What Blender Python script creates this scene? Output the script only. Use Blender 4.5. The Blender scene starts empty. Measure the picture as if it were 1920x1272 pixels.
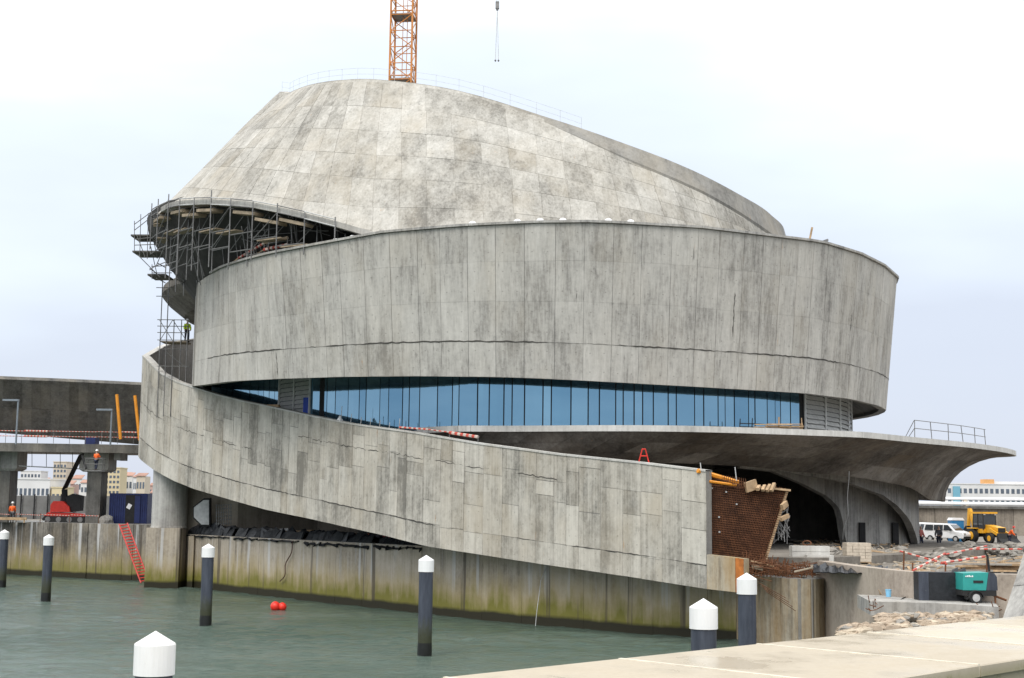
import bpy, math, random
from mathutils import Vector, Matrix
random.seed(7)
scene = bpy.context.scene
C = scene.collection
rad = math.radians

# ------------------------------------------------------------------ camera
F = 2579.0          # focal length in photo pixels (1920 wide)
EYE = 6.6           # eye height above the water
PITCH = math.atan(314 / F)
ROLL = 0.0116
_f = Vector((0, math.cos(PITCH), math.sin(PITCH)))
_u0 = Vector((0, -math.sin(PITCH), math.cos(PITCH)))
_r0 = Vector((1, 0, 0))
_r = math.cos(ROLL) * _r0 + math.sin(ROLL) * _u0
_u = math.cos(ROLL) * _u0 - math.sin(ROLL) * _r0
CAM = Vector((0, 0, EYE))
cam_data = bpy.data.cameras.new('camera')
cam = bpy.data.objects.new('camera', cam_data)
C.objects.link(cam)
cam.matrix_world = Matrix(((_r.x, _u.x, -_f.x, 0), (_r.y, _u.y, -_f.y, 0), (_r.z, _u.z, -_f.z, EYE), (0, 0, 0, 1)))
cam_data.sensor_width = 36
cam_data.lens = F / 1920 * 36
cam_data.clip_start = 0.3
cam_data.clip_end = 9000
scene.camera = cam

# ------------------------------------------------------------------ world, sun, exposure
world = bpy.data.worlds.new('World')
scene.world = world
world.use_nodes = True
wn, wl = world.node_tree.nodes, world.node_tree.links
wn.clear()
SUN_EL, SUN_AZ = rad(52), rad(205)      # thin bright cloud behind the photographer's left shoulder
w_out = wn.new('ShaderNodeOutputWorld')
sky = wn.new('ShaderNodeTexSky'); sky.sky_type = 'NISHITA'; sky.sun_disc = False
sky.sun_elevation = SUN_EL; sky.sun_rotation = SUN_AZ
bg_sky = wn.new('ShaderNodeBackground'); bg_sky.inputs[1].default_value = 0.08
wl.new(sky.outputs[0], bg_sky.inputs[0])
tc = wn.new('ShaderNodeTexCoord')
sep = wn.new('ShaderNodeSeparateXYZ'); wl.new(tc.outputs['Generated'], sep.inputs[0])
mp = wn.new('ShaderNodeMapping'); mp.inputs['Scale'].default_value = (1, 1, 3.2)
mp.inputs['Location'].default_value = (1.1, .4, .2)
wl.new(tc.outputs['Generated'], mp.inputs[0])
nz = wn.new('ShaderNodeTexNoise'); nz.inputs['Scale'].default_value = 1.3
nz.inputs['Detail'].default_value = 5; nz.inputs['Roughness'].default_value = .5
wl.new(mp.outputs[0], nz.inputs[0])
def wmath(op, a, b):
    n = wn.new('ShaderNodeMath'); n.operation = op
    for i, v in enumerate((a, b)):
        if isinstance(v, (int, float)): n.inputs[i].default_value = v
        else: wl.new(v, n.inputs[i])
    return n.outputs[0]
# overcast: bright towards the zenith, grey-lilac cloud low down, broken by soft cloud shapes
lift = wmath('ADD', wmath('MULTIPLY', sep.outputs[2], 2.3), wmath('MULTIPLY', wmath('SUBTRACT', nz.outputs[0], .5), 1.0))
rmp = wn.new('ShaderNodeValToRGB')
el = rmp.color_ramp.elements
el[0].position = -.0; el[0].color = (.41, .44, .52, 1)
el[1].position = .95; el[1].color = (1.12, 1.13, 1.14, 1)
e = el.new(.28); e.color = (.44, .475, .55, 1)
e = el.new(.52); e.color = (.585, .64, .70, 1)
wl.new(lift, rmp.inputs[0])
bg_cl = wn.new('ShaderNodeBackground'); bg_cl.inputs[1].default_value = 1.0
wl.new(rmp.outputs[0], bg_cl.inputs[0])
mixs = wn.new('ShaderNodeMixShader'); mixs.inputs[0].default_value = .9
wl.new(bg_sky.outputs[0], mixs.inputs[1]); wl.new(bg_cl.outputs[0], mixs.inputs[2])
wl.new(mixs.outputs[0], w_out.inputs[0])

sun_data = bpy.data.lights.new('sun', 'SUN')
sun_data.energy = 1.1; sun_data.angle = rad(25); sun_data.color = (1, .97, .92)
sun = bpy.data.objects.new('sun', sun_data); C.objects.link(sun)
_sd = Vector((math.sin(SUN_AZ) * math.cos(SUN_EL), math.cos(SUN_AZ) * math.cos(SUN_EL), math.sin(SUN_EL)))
sun.rotation_euler = (-_sd).to_track_quat('-Z', 'Y').to_euler()
sun.location = (-30, -40, 80)
vs = scene.view_settings
vs.view_transform = 'Standard'; vs.look = 'None'; vs.gamma = 1; vs.use_curve_mapping = False
vs.exposure = 0.8

# ------------------------------------------------------------------ photo pixel -> place helpers
def at(u, v, Y):
    d = _f + _r * ((u - 960) / F) - _u * ((v - 636) / F)
    return CAM + d * (Y / d.y)
def at_z(u, v, z):
    d = _f + _r * ((u - 960) / F) - _u * ((v - 636) / F)
    return CAM + d * ((z - EYE) / d.z)
def proj(P):
    d = Vector(P) - CAM
    w = d.dot(_f)
    return 960 + F * d.dot(_r) / w, 636 - F * d.dot(_u) / w
def z_for(x, y, v):
    lo, hi = -30.0, 90.0
    for _ in range(40):
        m = (lo + hi) / 2
        if proj((x, y, m))[1] > v: lo = m
        else: hi = m
    return (lo + hi) / 2
def ground(u, Y, z):
    """a point standing at height z, distance Y, on the bearing of photo column u"""
    x = 0.0
    for _ in range(8):
        uu, _v = proj((x, Y, z)); x += (u - uu) / F * Y
    return Vector((x, Y, z))
def lerp_tab(tab, x):
    if x <= tab[0][0]: return tab[0][1]
    for (a, b), (c, d) in zip(tab, tab[1:]):
        if x <= c: return b + (d - b) * (x - a) / (c - a) if c > a else d
    return tab[-1][1]
def catmull(pts, n):
    """n samples through the points, evenly by control index"""
    out = []
    m = len(pts) - 1
    for i in range(n):
        q = i / (n - 1) * m
        k = min(int(q), m - 1); t = q - k
        p1, p2 = pts[k], pts[k + 1]
        p0 = pts[k - 1] if k else p1 * 2 - p2
        p3 = pts[k + 2] if k + 2 <= m else p2 * 2 - p1
        out.append(.5 * ((2 * p1) + (p2 - p0) * t + (2 * p0 - 5 * p1 + 4 * p2 - p3) * t * t + (3 * p1 - p0 - 3 * p2 + p3) * t ** 3))
    return out
def resample(pts, n):
    L = [0]
    for a, b in zip(pts, pts[1:]): L.append(L[-1] + (b - a).length)
    out, k = [], 0
    for i in range(n):
        d = L[-1] * i / (n - 1)
        while k < len(L) - 2 and L[k + 1] < d: k += 1
        t = (d - L[k]) / max(1e-9, L[k + 1] - L[k])
        out.append(pts[k].lerp(pts[k + 1], min(1, t)))
    return out

# ------------------------------------------------------------------ materials
def new_mat(name):
    m = bpy.data.materials.new(name); m.use_nodes = True
    nt = m.node_tree
    return m, nt.nodes, nt.links, nt.nodes['Principled BSDF']
class G:
    """tiny node-graph helper"""
    def __init__(s, nodes, links): s.n, s.l = nodes, links
    def put(s, sock, v):
        if isinstance(v, (int, float)): sock.default_value = v
        elif isinstance(v, tuple): sock.default_value = v if len(v) == len(sock.default_value) else (*v, 1)
        else: s.l.new(v, sock)
    def math(s, op, a, b=0.0, c=0.0, clamp=False):
        n = s.n.new('ShaderNodeMath'); n.operation = op; n.use_clamp = clamp
        for i, v in enumerate((a, b, c)): s.put(n.inputs[i], v)
        return n.outputs[0]
    def pos(s): return s.n.new('ShaderNodeNewGeometry').outputs['Position']
    def obj(s): return s.n.new('ShaderNodeTexCoord').outputs['Object']
    def rnd(s): return s.n.new('ShaderNodeObjectInfo').outputs['Random']
    def noise(s, vec, scale=(1, 1, 1), sc=1.0, detail=5, rough=.55, off=(0, 0, 0)):
        m = s.n.new('ShaderNodeMapping'); m.inputs['Scale'].default_value = scale; m.inputs['Location'].default_value = off
        s.l.new(vec, m.inputs[0])
        t = s.n.new('ShaderNodeTexNoise'); t.inputs['Scale'].default_value = sc
        t.inputs['Detail'].default_value = detail; t.inputs['Roughness'].default_value = rough
        s.l.new(m.outputs[0], t.inputs[0])
        return t.outputs[0]
    def rng(s, v, a, b, c=0.0, d=1.0):
        n = s.n.new('ShaderNodeMapRange')
        s.put(n.inputs[0], v)
        for i, q in enumerate((a, b, c, d)): s.put(n.inputs[i + 1], q)
        return n.outputs[0]
    def mix(s, f, a, b, mode='MIX'):
        n = s.n.new('ShaderNodeMix'); n.data_type = 'RGBA'; n.blend_type = mode
        s.put(n.inputs[0], f); s.put(n.inputs[6], a); s.put(n.inputs[7], b)
        return n.outputs[2]
    def bump(s, h, strength, dist, bsdf):
        b = s.n.new('ShaderNodeBump'); b.inputs['Strength'].default_value = strength; b.inputs['Distance'].default_value = dist
        s.l.new(h, b.inputs['Height']); s.l.new(b.outputs[0], bsdf.inputs['Normal'])
    def z(s):
        n = s.n.new('ShaderNodeSeparateXYZ'); s.l.new(s.pos(), n.inputs[0]); return n.outputs[2]

def concrete(name, dark=(.17, .165, .155), mid=(.33, .325, .305), light=(.46, .45, .425), warm=(.40, .35, .27),
             tone=.5, streak=.9, stain=.8, warmth=.35, spots=.5, rough=.85, mottle=.8, rust=.6, holes=0):
    m, n, l, b = new_mat(name); g = G(n, l)
    p = g.pos(); r = g.rnd()
    st = g.noise(p, (1.5, 1.5, .13), 1, 6, .65)
    st2 = g.noise(p, (7.5, 7.5, .16), 1, 4, .6, (9, 3, 1))
    big = g.noise(p, (1, 1, .8), .22, 7, .62, (3, 8, 5))
    fine = g.noise(p, (1, 1, 1), 4.5, 7, .7)
    f = g.math('MULTIPLY_ADD', g.math('SUBTRACT', st, .5), streak, .5)
    f = g.math('MULTIPLY_ADD', g.math('SUBTRACT', st2, .5), streak * .7, f)
    f = g.math('MULTIPLY_ADD', g.math('SUBTRACT', big, .5), stain, f)
    mot = g.noise(p, (1, 1, .7), 1.25, 9, .72, (11, 4, 6))
    f = g.math('MULTIPLY_ADD', g.math('SUBTRACT', mot, .5), mottle, f)
    f = g.math('MULTIPLY_ADD', g.math('SUBTRACT', fine, .5), .6, f)
    f = g.math('MULTIPLY_ADD', g.math('SUBTRACT', r, .5), tone, f)
    rp = n.new('ShaderNodeValToRGB'); e = rp.color_ramp.elements
    e[0].position = .12; e[0].color = (*dark, 1); e[1].position = .9; e[1].color = (*light, 1)
    q = e.new(.52); q.color = (*mid, 1)
    l.new(f, rp.inputs[0])
    r2 = g.math('FRACT', g.math('MULTIPLY', r, 17.31))
    wf = g.math('MULTIPLY', g.math('MULTIPLY', g.rng(g.noise(p, (1, 1, .5), .35, 4, .6, (20, 1, 7)), .42, .68), warmth),
                g.rng(r2, .2, 1, .35, 1.2), clamp=True)
    col = g.mix(wf, rp.outputs[0], warm)
    # dark mould blotches and thin drip marks
    bl = g.rng(g.noise(p, (1, 1, .55), 1.1, 9, .72, (5, 5, 2)), .6, .74)
    dr = g.rng(g.noise(p, (7, 7, .35), 1, 3, .5, (1, 2, 8)), .66, .76)
    dr = g.math('MULTIPLY', dr, g.rng(big, .4, .62))
    col = g.mix(g.math('MULTIPLY', g.math('MAXIMUM', bl, dr), spots), col, tuple(c * .55 for c in dark))
    if holes:
        tcn = n.new('ShaderNodeTexCoord'); sx = n.new('ShaderNodeSeparateXYZ'); l.new(tcn.outputs['Generated'], sx.inputs[0])
        dx = g.math('MULTIPLY', g.math('SUBTRACT', g.math('FRACT', g.math('MULTIPLY', sx.outputs[0], 2)), .5), .62)
        dz = g.math('MULTIPLY', g.math('SUBTRACT', g.math('FRACT', g.math('MULTIPLY', sx.outputs[2], 2)), .5), 1.1)
        dd = g.math('SQRT', g.math('ADD', g.math('MULTIPLY', dx, dx), g.math('MULTIPLY', dz, dz)))
        col = g.mix(g.rng(dd, .045, .025, 0, holes), col, tuple(c * .5 for c in dark))
    rs = g.math('MULTIPLY', g.rng(g.noise(p, (6, 6, .7), 1, 3, .5, (41, 2, 8)), .70, .78), g.rng(g.noise(p, (1, 1, 1), .16, 3, .5, (17, 9, 2)), .52, .6))
    col = g.mix(g.math('MULTIPLY', rs, rust), col, (.36, .17, .045))
    l.new(col, b.inputs['Base Color']); b.inputs['Roughness'].default_value = rough
    b.inputs['Specular IOR Level'].default_value = .25
    g.bump(g.math('ADD', fine, st2), .35, .03, b)
    return m

def plain(name, col, rough=.6, metal=0, var=.25, sc=3.0, bump=.0, spec=.4):
    m, n, l, b = new_mat(name); g = G(n, l)
    nn = g.noise(g.pos(), (1, 1, 1), sc, 6, .65)
    lo = tuple(c * (1 - var) for c in col); hi = tuple(min(1, c * (1 + var)) for c in col)
    l.new(g.mix(g.rng(nn, .3, .7), lo, hi), b.inputs['Base Color'])
    b.inputs['Roughness'].default_value = rough; b.inputs['Metallic'].default_value = metal
    b.inputs['Specular IOR Level'].default_value = spec
    if bump: g.bump(nn, bump, .05, b)
    return m

M = {}
M['drum'] = concrete('drum_concrete', (.205, .195, .178), (.42, .403, .368), (.54, .52, .475), tone=.18, streak=1.05, stain=.85, warmth=.28, spots=.75, holes=.38, mottle=.5)
M['dome'] = concrete('dome_concrete', (.18, .17, .15), (.385, .368, .33), (.54, .52, .475), tone=.29, streak=.9, stain=1.1, warmth=.45, spots=.7, holes=.38, mottle=.45)
M['ramp'] = concrete('ramp_concrete', (.18, .17, .148), (.405, .382, .335), (.55, .522, .46), (.42, .36, .27), tone=.42, streak=1.05, stain=1.1, warmth=.5, spots=.65, holes=.38, mottle=1.1)
M['joint'] = concrete('joint_concrete', (.11, .105, .10), (.20, .195, .185), (.30, .29, .275), tone=0, spots=.4)
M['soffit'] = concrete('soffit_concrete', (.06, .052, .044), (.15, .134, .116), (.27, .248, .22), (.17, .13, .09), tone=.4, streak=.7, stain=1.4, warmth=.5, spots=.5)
M['grey'] = concrete('grey_concrete', (.16, .155, .15), (.33, .32, .30), (.46, .45, .42), tone=.3, streak=1.2, warmth=.3)
M['ridge'] = concrete('ridge_concrete', (.13, .125, .115), (.25, .24, .22), (.34, .33, .305), tone=0, streak=.6, stain=1.0, warmth=.4, spots=.6)
M['shade'] = concrete('shaded_concrete', (.07, .067, .062), (.14, .135, .125), (.22, .21, .195), tone=.3, stain=1.0)  # darker concrete copy; shade of undersides and interiors is put into its colour
M['coping'] = concrete('coping_concrete', (.34, .33, .31), (.52, .51, .48), (.64, .63, .60), tone=.2, spots=.3)
M['brownwall'] = concrete('brown_concrete', (.10, .085, .07), (.22, .19, .155), (.32, .28, .23), tone=.4, stain=1.2)
M['beigewall'] = concrete('beige_render', (.20, .165, .135), (.41, .35, .29), (.49, .43, .365), tone=.15, streak=.3, stain=1.1, warmth=.3, spots=.25)

def sea_wall_mat(name, dark, mid, light, moss=1.0):
    m = concrete(name, dark, mid, light, (.42, .34, .23), tone=.3, streak=1.1, stain=.9, warmth=.6, spots=.5)
    n, l = m.node_tree.nodes, m.node_tree.links; b = n['Principled BSDF']; g = G(n, l)
    col = b.inputs['Base Color'].links[0].from_socket
    z = g.z(); p = g.pos()
    w = g.noise(p, (1.6, 1.6, .2), 1, 6, .65, (4, 4, 4)); w2 = g.noise(p, (.35, .35, .4), 1, 5, .6, (2, 7, 1))
    h = g.math('ADD', g.math('MULTIPLY_ADD', g.math('SUBTRACT', w, .5), 2.6, z), g.math('MULTIPLY', g.math('SUBTRACT', w2, .5), 2.0))
    ochre = g.rng(h, 2.9, 1.5, 0, .75 * moss); col = g.mix(ochre, col, (.36, .285, .14))
    green = g.rng(h, 1.75, .75, 0, .92 * moss); col = g.mix(green, col, (.165, .155, .025))
    # lime runs and dark seepage hanging from the top
    wr = g.noise(p, (1.7, 1.7, .05), 1, 4, .6, (31, 3, 0))
    lime = g.math('MULTIPLY', g.rng(wr, .575, .64), g.rng(g.math('MULTIPLY_ADD', g.math('SUBTRACT', w, .5), 1.5, z), 1.3, 2.6)); col = g.mix(g.math('MULTIPLY', lime, .62), col, (.60, .60, .60))
    ws = g.noise(p, (1.3, 1.3, .04), 1, 4, .6, (7, 13, 0))
    seep = g.math('MULTIPLY', g.rng(ws, .575, .65), .8); col = g.mix(seep, col, (.075, .06, .045))
    tide = g.rng(g.math('MULTIPLY_ADD', g.math('SUBTRACT', w2, .5), .35, z), .62, .42); col = g.mix(tide, col, (.028, .025, .014))
    l.new(col, b.inputs['Base Color'])
    b.inputs['Roughness'].default_value = .6
    return m
M['seawall'] = sea_wall_mat('sea_wall_concrete', (.20, .172, .138), (.425, .37, .30), (.53, .475, .40))
M['quaywall'] = sea_wall_mat('quay_wall_concrete', (.035, .032, .028), (.155, .14, .12), (.31, .285, .245), .75)

M['mortar'] = plain('pale_mortar', (.62, .57, .47), .8, var=.2, sc=2)
M['seam'] = plain('open_seam', (.06, .055, .048), .9, var=.5, sc=3)
M['white'] = plain('white_paint', (.80, .80, .80), .45, var=.05)
def pile_mat():
    m, n, l, b = new_mat('pile_blue_grey'); g = G(n, l); p = g.pos()
    f = g.noise(p, (5, 5, .7), 1, 6, .65); f2 = g.noise(p, (1, 1, 1), 6, 6, .7)
    col = g.mix(g.rng(f, .35, .7), (.028, .034, .05), (.062, .072, .095))
    col = g.mix(g.rng(f2, .62, .75, 0, .5), col, (.16, .16, .15))
    h = g.math('MULTIPLY_ADD', g.math('SUBTRACT', f2, .5), 1.1, g.z())
    col = g.mix(g.rng(h, 1.35, .75), col, (.016, .018, .012))
    col = g.mix(g.rng(g.math('MULTIPLY_ADD', g.math('SUBTRACT', f, .5), 1.2, g.z()), 1.7, 1.2, 0, .5), col, (.05, .055, .02))
    l.new(col, b.inputs['Base Color']); b.inputs['Roughness'].default_value = .5; g.bump(f2, .3, .02, b)
    return m
def cap_mat():
    m, n, l, b = new_mat('weathered_white_cap'); g = G(n, l); p = g.pos()
    f = g.noise(p, (6, 6, .8), 1, 6, .65); f2 = g.noise(p, (1, 1, 1), 5, 7, .7)
    col = g.mix(g.rng(f, .45, .75, 0, .35), (.78, .78, .77), (.55, .54, .49))
    col = g.mix(g.rng(f2, .66, .74, 0, .7), col, (.33, .32, .28))
    l.new(col, b.inputs['Base Color']); b.inputs['Roughness'].default_value = .5
    return m
M['pile'] = pile_mat()
M['capwhite'] = cap_mat()
M['pilewet'] = plain('wet_weedy_pile', (.012, .013, .012), .35, var=.4, sc=4)
M['steel'] = plain('galvanised_tube', (.20, .195, .19), .5, .6, var=.3)
M['palesteel'] = plain('pale_steel', (.48, .48, .47), .5, .3, var=.2)
M['plank'] = plain('scaffold_plank', (.27, .215, .15), .8, var=.35, sc=2)
M['timber'] = plain('raw_timber', (.42, .29, .17), .8, var=.4, sc=2)
M['rust'] = plain('rusted_steel', (.135, .055, .024), .9, var=.6, sc=2.5, bump=.3)
M['rustply'] = plain('rust_stained_plywood', (.06, .026, .016), .85, var=.9, sc=.55)
M['crane'] = plain('crane_orange', (.52, .20, .045), .45, var=.25, sc=1)
M['formwork'] = plain('shaded_formwork_ply', (.04, .037, .034), .7, var=.5, sc=.8)  # near-black colour puts the dome's interior shade into its bowl and core
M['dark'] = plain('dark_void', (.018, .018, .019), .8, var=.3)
M['tarp'] = plain('black_tarpaulin', (.02, .022, .026), .42, var=.4, sc=3, bump=.6)
M['red'] = plain('red_paint', (.55, .03, .018), .4, var=.15)
M['buoy'] = plain('buoy_red', (.75, .035, .02), .4, var=.08)
M['orange'] = plain('hi_vis_orange', (.95, .14, .02), .7, var=.12)
M['hivis'] = plain('hi_vis_yellow', (.55, .75, .03), .7, var=.1)
M['tapered'] = plain('tape_red', (.50, .085, .06), .6, var=.35)
M['tapewhite'] = plain('tape_white', (.55, .46, .40), .6, var=.3)
M['orangepole'] = plain('orange_prop', (.70, .27, .02), .5, var=.15)
M['yellow'] = plain('digger_yellow', (.72, .36, .02), .45, var=.15)
M['navy'] = plain('navy_cabin', (.012, .022, .10), .5, var=.25)
M['teal'] = plain('teal_cover', (.03, .30, .27), .42, var=.12)
M['rubber'] = plain('black_rubber', (.02, .02, .02), .75, var=.2)
M['skin'] = plain('skin', (.45, .28, .2), .6, var=.05)
M['jeans'] = plain('work_trousers', (.03, .035, .06), .8, var=.2)
M['greycloth'] = plain('grey_cloth', (.09, .09, .1), .8, var=.2)
M['redcloth'] = plain('checked_red_shirt', (.40, .12, .10), .8, var=.6, sc=9)
M['lightblue'] = plain('light_blue_plastic', (.22, .50, .72), .4, var=.1)
M['portablue'] = plain('blue_plastic', (.03, .19, .40), .45, var=.1)
M['block'] = plain('pale_block', (.52, .45, .36), .85, var=.2, sc=4)
M['stone'] = plain('rip_rap_stone', (.34, .27, .20), .9, var=.45, sc=1.6, bump=.5)
M['stonepale'] = plain('pale_stone', (.44, .37, .28), .9, var=.35, sc=1.8, bump=.5)
M['rubble'] = plain('rubble', (.27, .25, .22), .9, var=.4, sc=2, bump=.5)
M['carglass'] = plain('dark_car_glass', (.03, .035, .04), .08, var=.1, spec=.8)
M['carwhite'] = plain('white_car_paint', (.72, .72, .72), .3, var=.04)
M['louvre'] = plain('louvre_grey', (.62, .62, .60), .5, .1, var=.15)
M['lamp'] = plain('lamp_post_grey', (.22, .25, .28), .5, .3, var=.1)
M['cityred'] = plain('roof_tiles_far', (.34, .20, .155), .9, var=.3, sc=.05)
M['citywhite'] = plain('far_white_render', (.62, .61, .60), .9, var=.12, sc=.05)
M['citybeige'] = plain('far_beige_render', (.52, .45, .36), .9, var=.12, sc=.05)
M['cityyellow'] = plain('far_yellow_render', (.58, .49, .32), .9, var=.1, sc=.05)
M['citypink'] = plain('far_pink_render', (.47, .33, .29), .9, var=.2, sc=.05)
M['cityblue'] = plain('far_blue_cladding', (.16, .36, .46), .7, var=.1, sc=.05)
M['cityorange'] = plain('far_orange_cladding', (.68, .36, .14), .8, var=.1, sc=.05)
M['citywin'] = plain('far_window', (.10, .12, .15), .3, var=.3, sc=.2)
M['land'] = plain('far_land', (.16, .16, .13), .95, var=.4, sc=.02)
M['hoarding'] = plain('hoarding_grey', (.17, .17, .165), .8, var=.25, sc=.8)
M['bluesign'] = plain('blue_sheet', (.01, .06, .45), .5, var=.05)
M['brownwire'] = plain('brown_hose', (.10, .05, .035), .6, var=.2)

def water_mat():
    m, n, l, b = new_mat('harbour_water'); g = G(n, l); p = g.pos()
    big = g.noise(p, (.05, .11, 1), 1, 4, .6)
    l.new(g.mix(g.rng(big, .35, .68), (.066, .102, .080), (.10, .138, .115)), b.inputs['Base Color'])
    b.inputs['Roughness'].default_value = .12; b.inputs['IOR'].default_value = 1.33; b.inputs['Specular IOR Level'].default_value = .4
    a = g.noise(p, (1.3, 2.4, 1), 1.0, 7, .7); c = g.noise(p, (.25, .6, 1), 1.0, 3, .5, (5, 2, 0))
    gust = g.rng(g.noise(p, (.035, .08, 1), 1, 3, .5, (8, 1, 0)), .35, .65, .35, 1.1)
    h = g.math('ADD', g.math('MULTIPLY', a, gust), g.math('MULTIPLY', c, .9))
    g.bump(h, 1.0, .2, b)
    return m
M['water'] = water_mat()
def glass_mat():
    m, n, l, b = new_mat('blue_tinted_glass'); g = G(n, l); p = g.pos(); r = g.rnd()
    w = g.noise(p, (.12, .12, .5), 1, 3, .5)
    f = g.math('MULTIPLY_ADD', g.math('SUBTRACT', r, .5), .7, g.rng(w, .3, .7, .25, .75))
    l.new(g.mix(f, (.155, .315, .45), (.26, .445, .57)), b.inputs['Base Color'])
    b.inputs['Metallic'].default_value = .85; b.inputs['Roughness'].default_value = .05
    g.bump(g.noise(p, (.5, .5, .25), 1, 2, .5), .08, .1, b)
    return m
M['glass'] = glass_mat()
def pier_mat():
    m, n, l, b = new_mat('pier_deck_concrete'); g = G(n, l); p = g.pos(); r = g.rnd()
    big = g.noise(p, (1, 1, 1), .35, 6, .6); fine = g.noise(p, (1, 1, 1), 7, 7, .7)
    f = g.math('ADD', g.math('MULTIPLY', big, .7), g.math('MULTIPLY', fine, .35))
    f = g.math('MULTIPLY_ADD', g.math('SUBTRACT', r, .5), .25, f)
    col = g.mix(g.rng(f, .3, .8), (.385, .33, .245), (.565, .495, .385))
    mo = g.rng(g.noise(p, (1, 1, .6), 1.4, 6, .7, (3, 1, 1)), .52, .66)
    side = g.rng(g.z(), 3.34, 3.2)
    col = g.mix(g.math('MULTIPLY', side, g.rng(mo, 0, 1, .35, .9)), col, (.17, .165, .045))
    l.new(col, b.inputs['Base Color'])
    # rain-wet patches
    l.new(g.rng(big, .40, .60, .62, .22), b.inputs['Roughness'])
    g.bump(fine, .25, .01, b)
    return m
M['pier'] = pier_mat()
def ground_mat():
    m, n, l, b = new_mat('site_ground'); g = G(n, l); p = g.pos()
    f = g.noise(p, (1, 1, 1), .5, 8, .65); f2 = g.noise(p, (1, 1, 1), 3, 6, .7, (2, 2, 2))
    l.new(g.mix(g.rng(g.math('ADD', g.math('MULTIPLY', f, .6), g.math('MULTIPLY', f2, .4)), .35, .65), (.11, .095, .078), (.26, .235, .20)), b.inputs['Base Color'])
    b.inputs['Roughness'].default_value = .9; g.bump(f2, .6, .08, b)
    return m
M['ground'] = ground_mat()
def rust_stain_mat():
    m = concrete('rust_stained_concrete', (.2, .17, .13), (.38, .34, .27), (.47, .43, .35), (.42, .30, .14), tone=.2, warmth=.8)
    n, l = m.node_tree.nodes, m.node_tree.links; b = n['Principled BSDF']; g = G(n, l)
    col = b.inputs['Base Color'].links[0].from_socket; p = g.pos()
    w = g.noise(p, (1.3, 1.3, .22), 1, 7, .7, (3, 3, 3))
    col = g.mix(g.rng(w, .40, .70, 0, .6), col, (.34, .20, .06))
    w = g.noise(p, (1.9, 1.9, .16), 1, 7, .7, (13, 3, 3))
    col = g.mix(g.rng(w, .52, .72, 0, .9), col, (.06, .04, .022))
    l.new(col, b.inputs['Base Color'])
    return m
M['ruststain'] = rust_stain_mat()
M['rustorange'] = plain('rust_run', (.42, .14, .03), .85, var=.4, sc=2)

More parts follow.
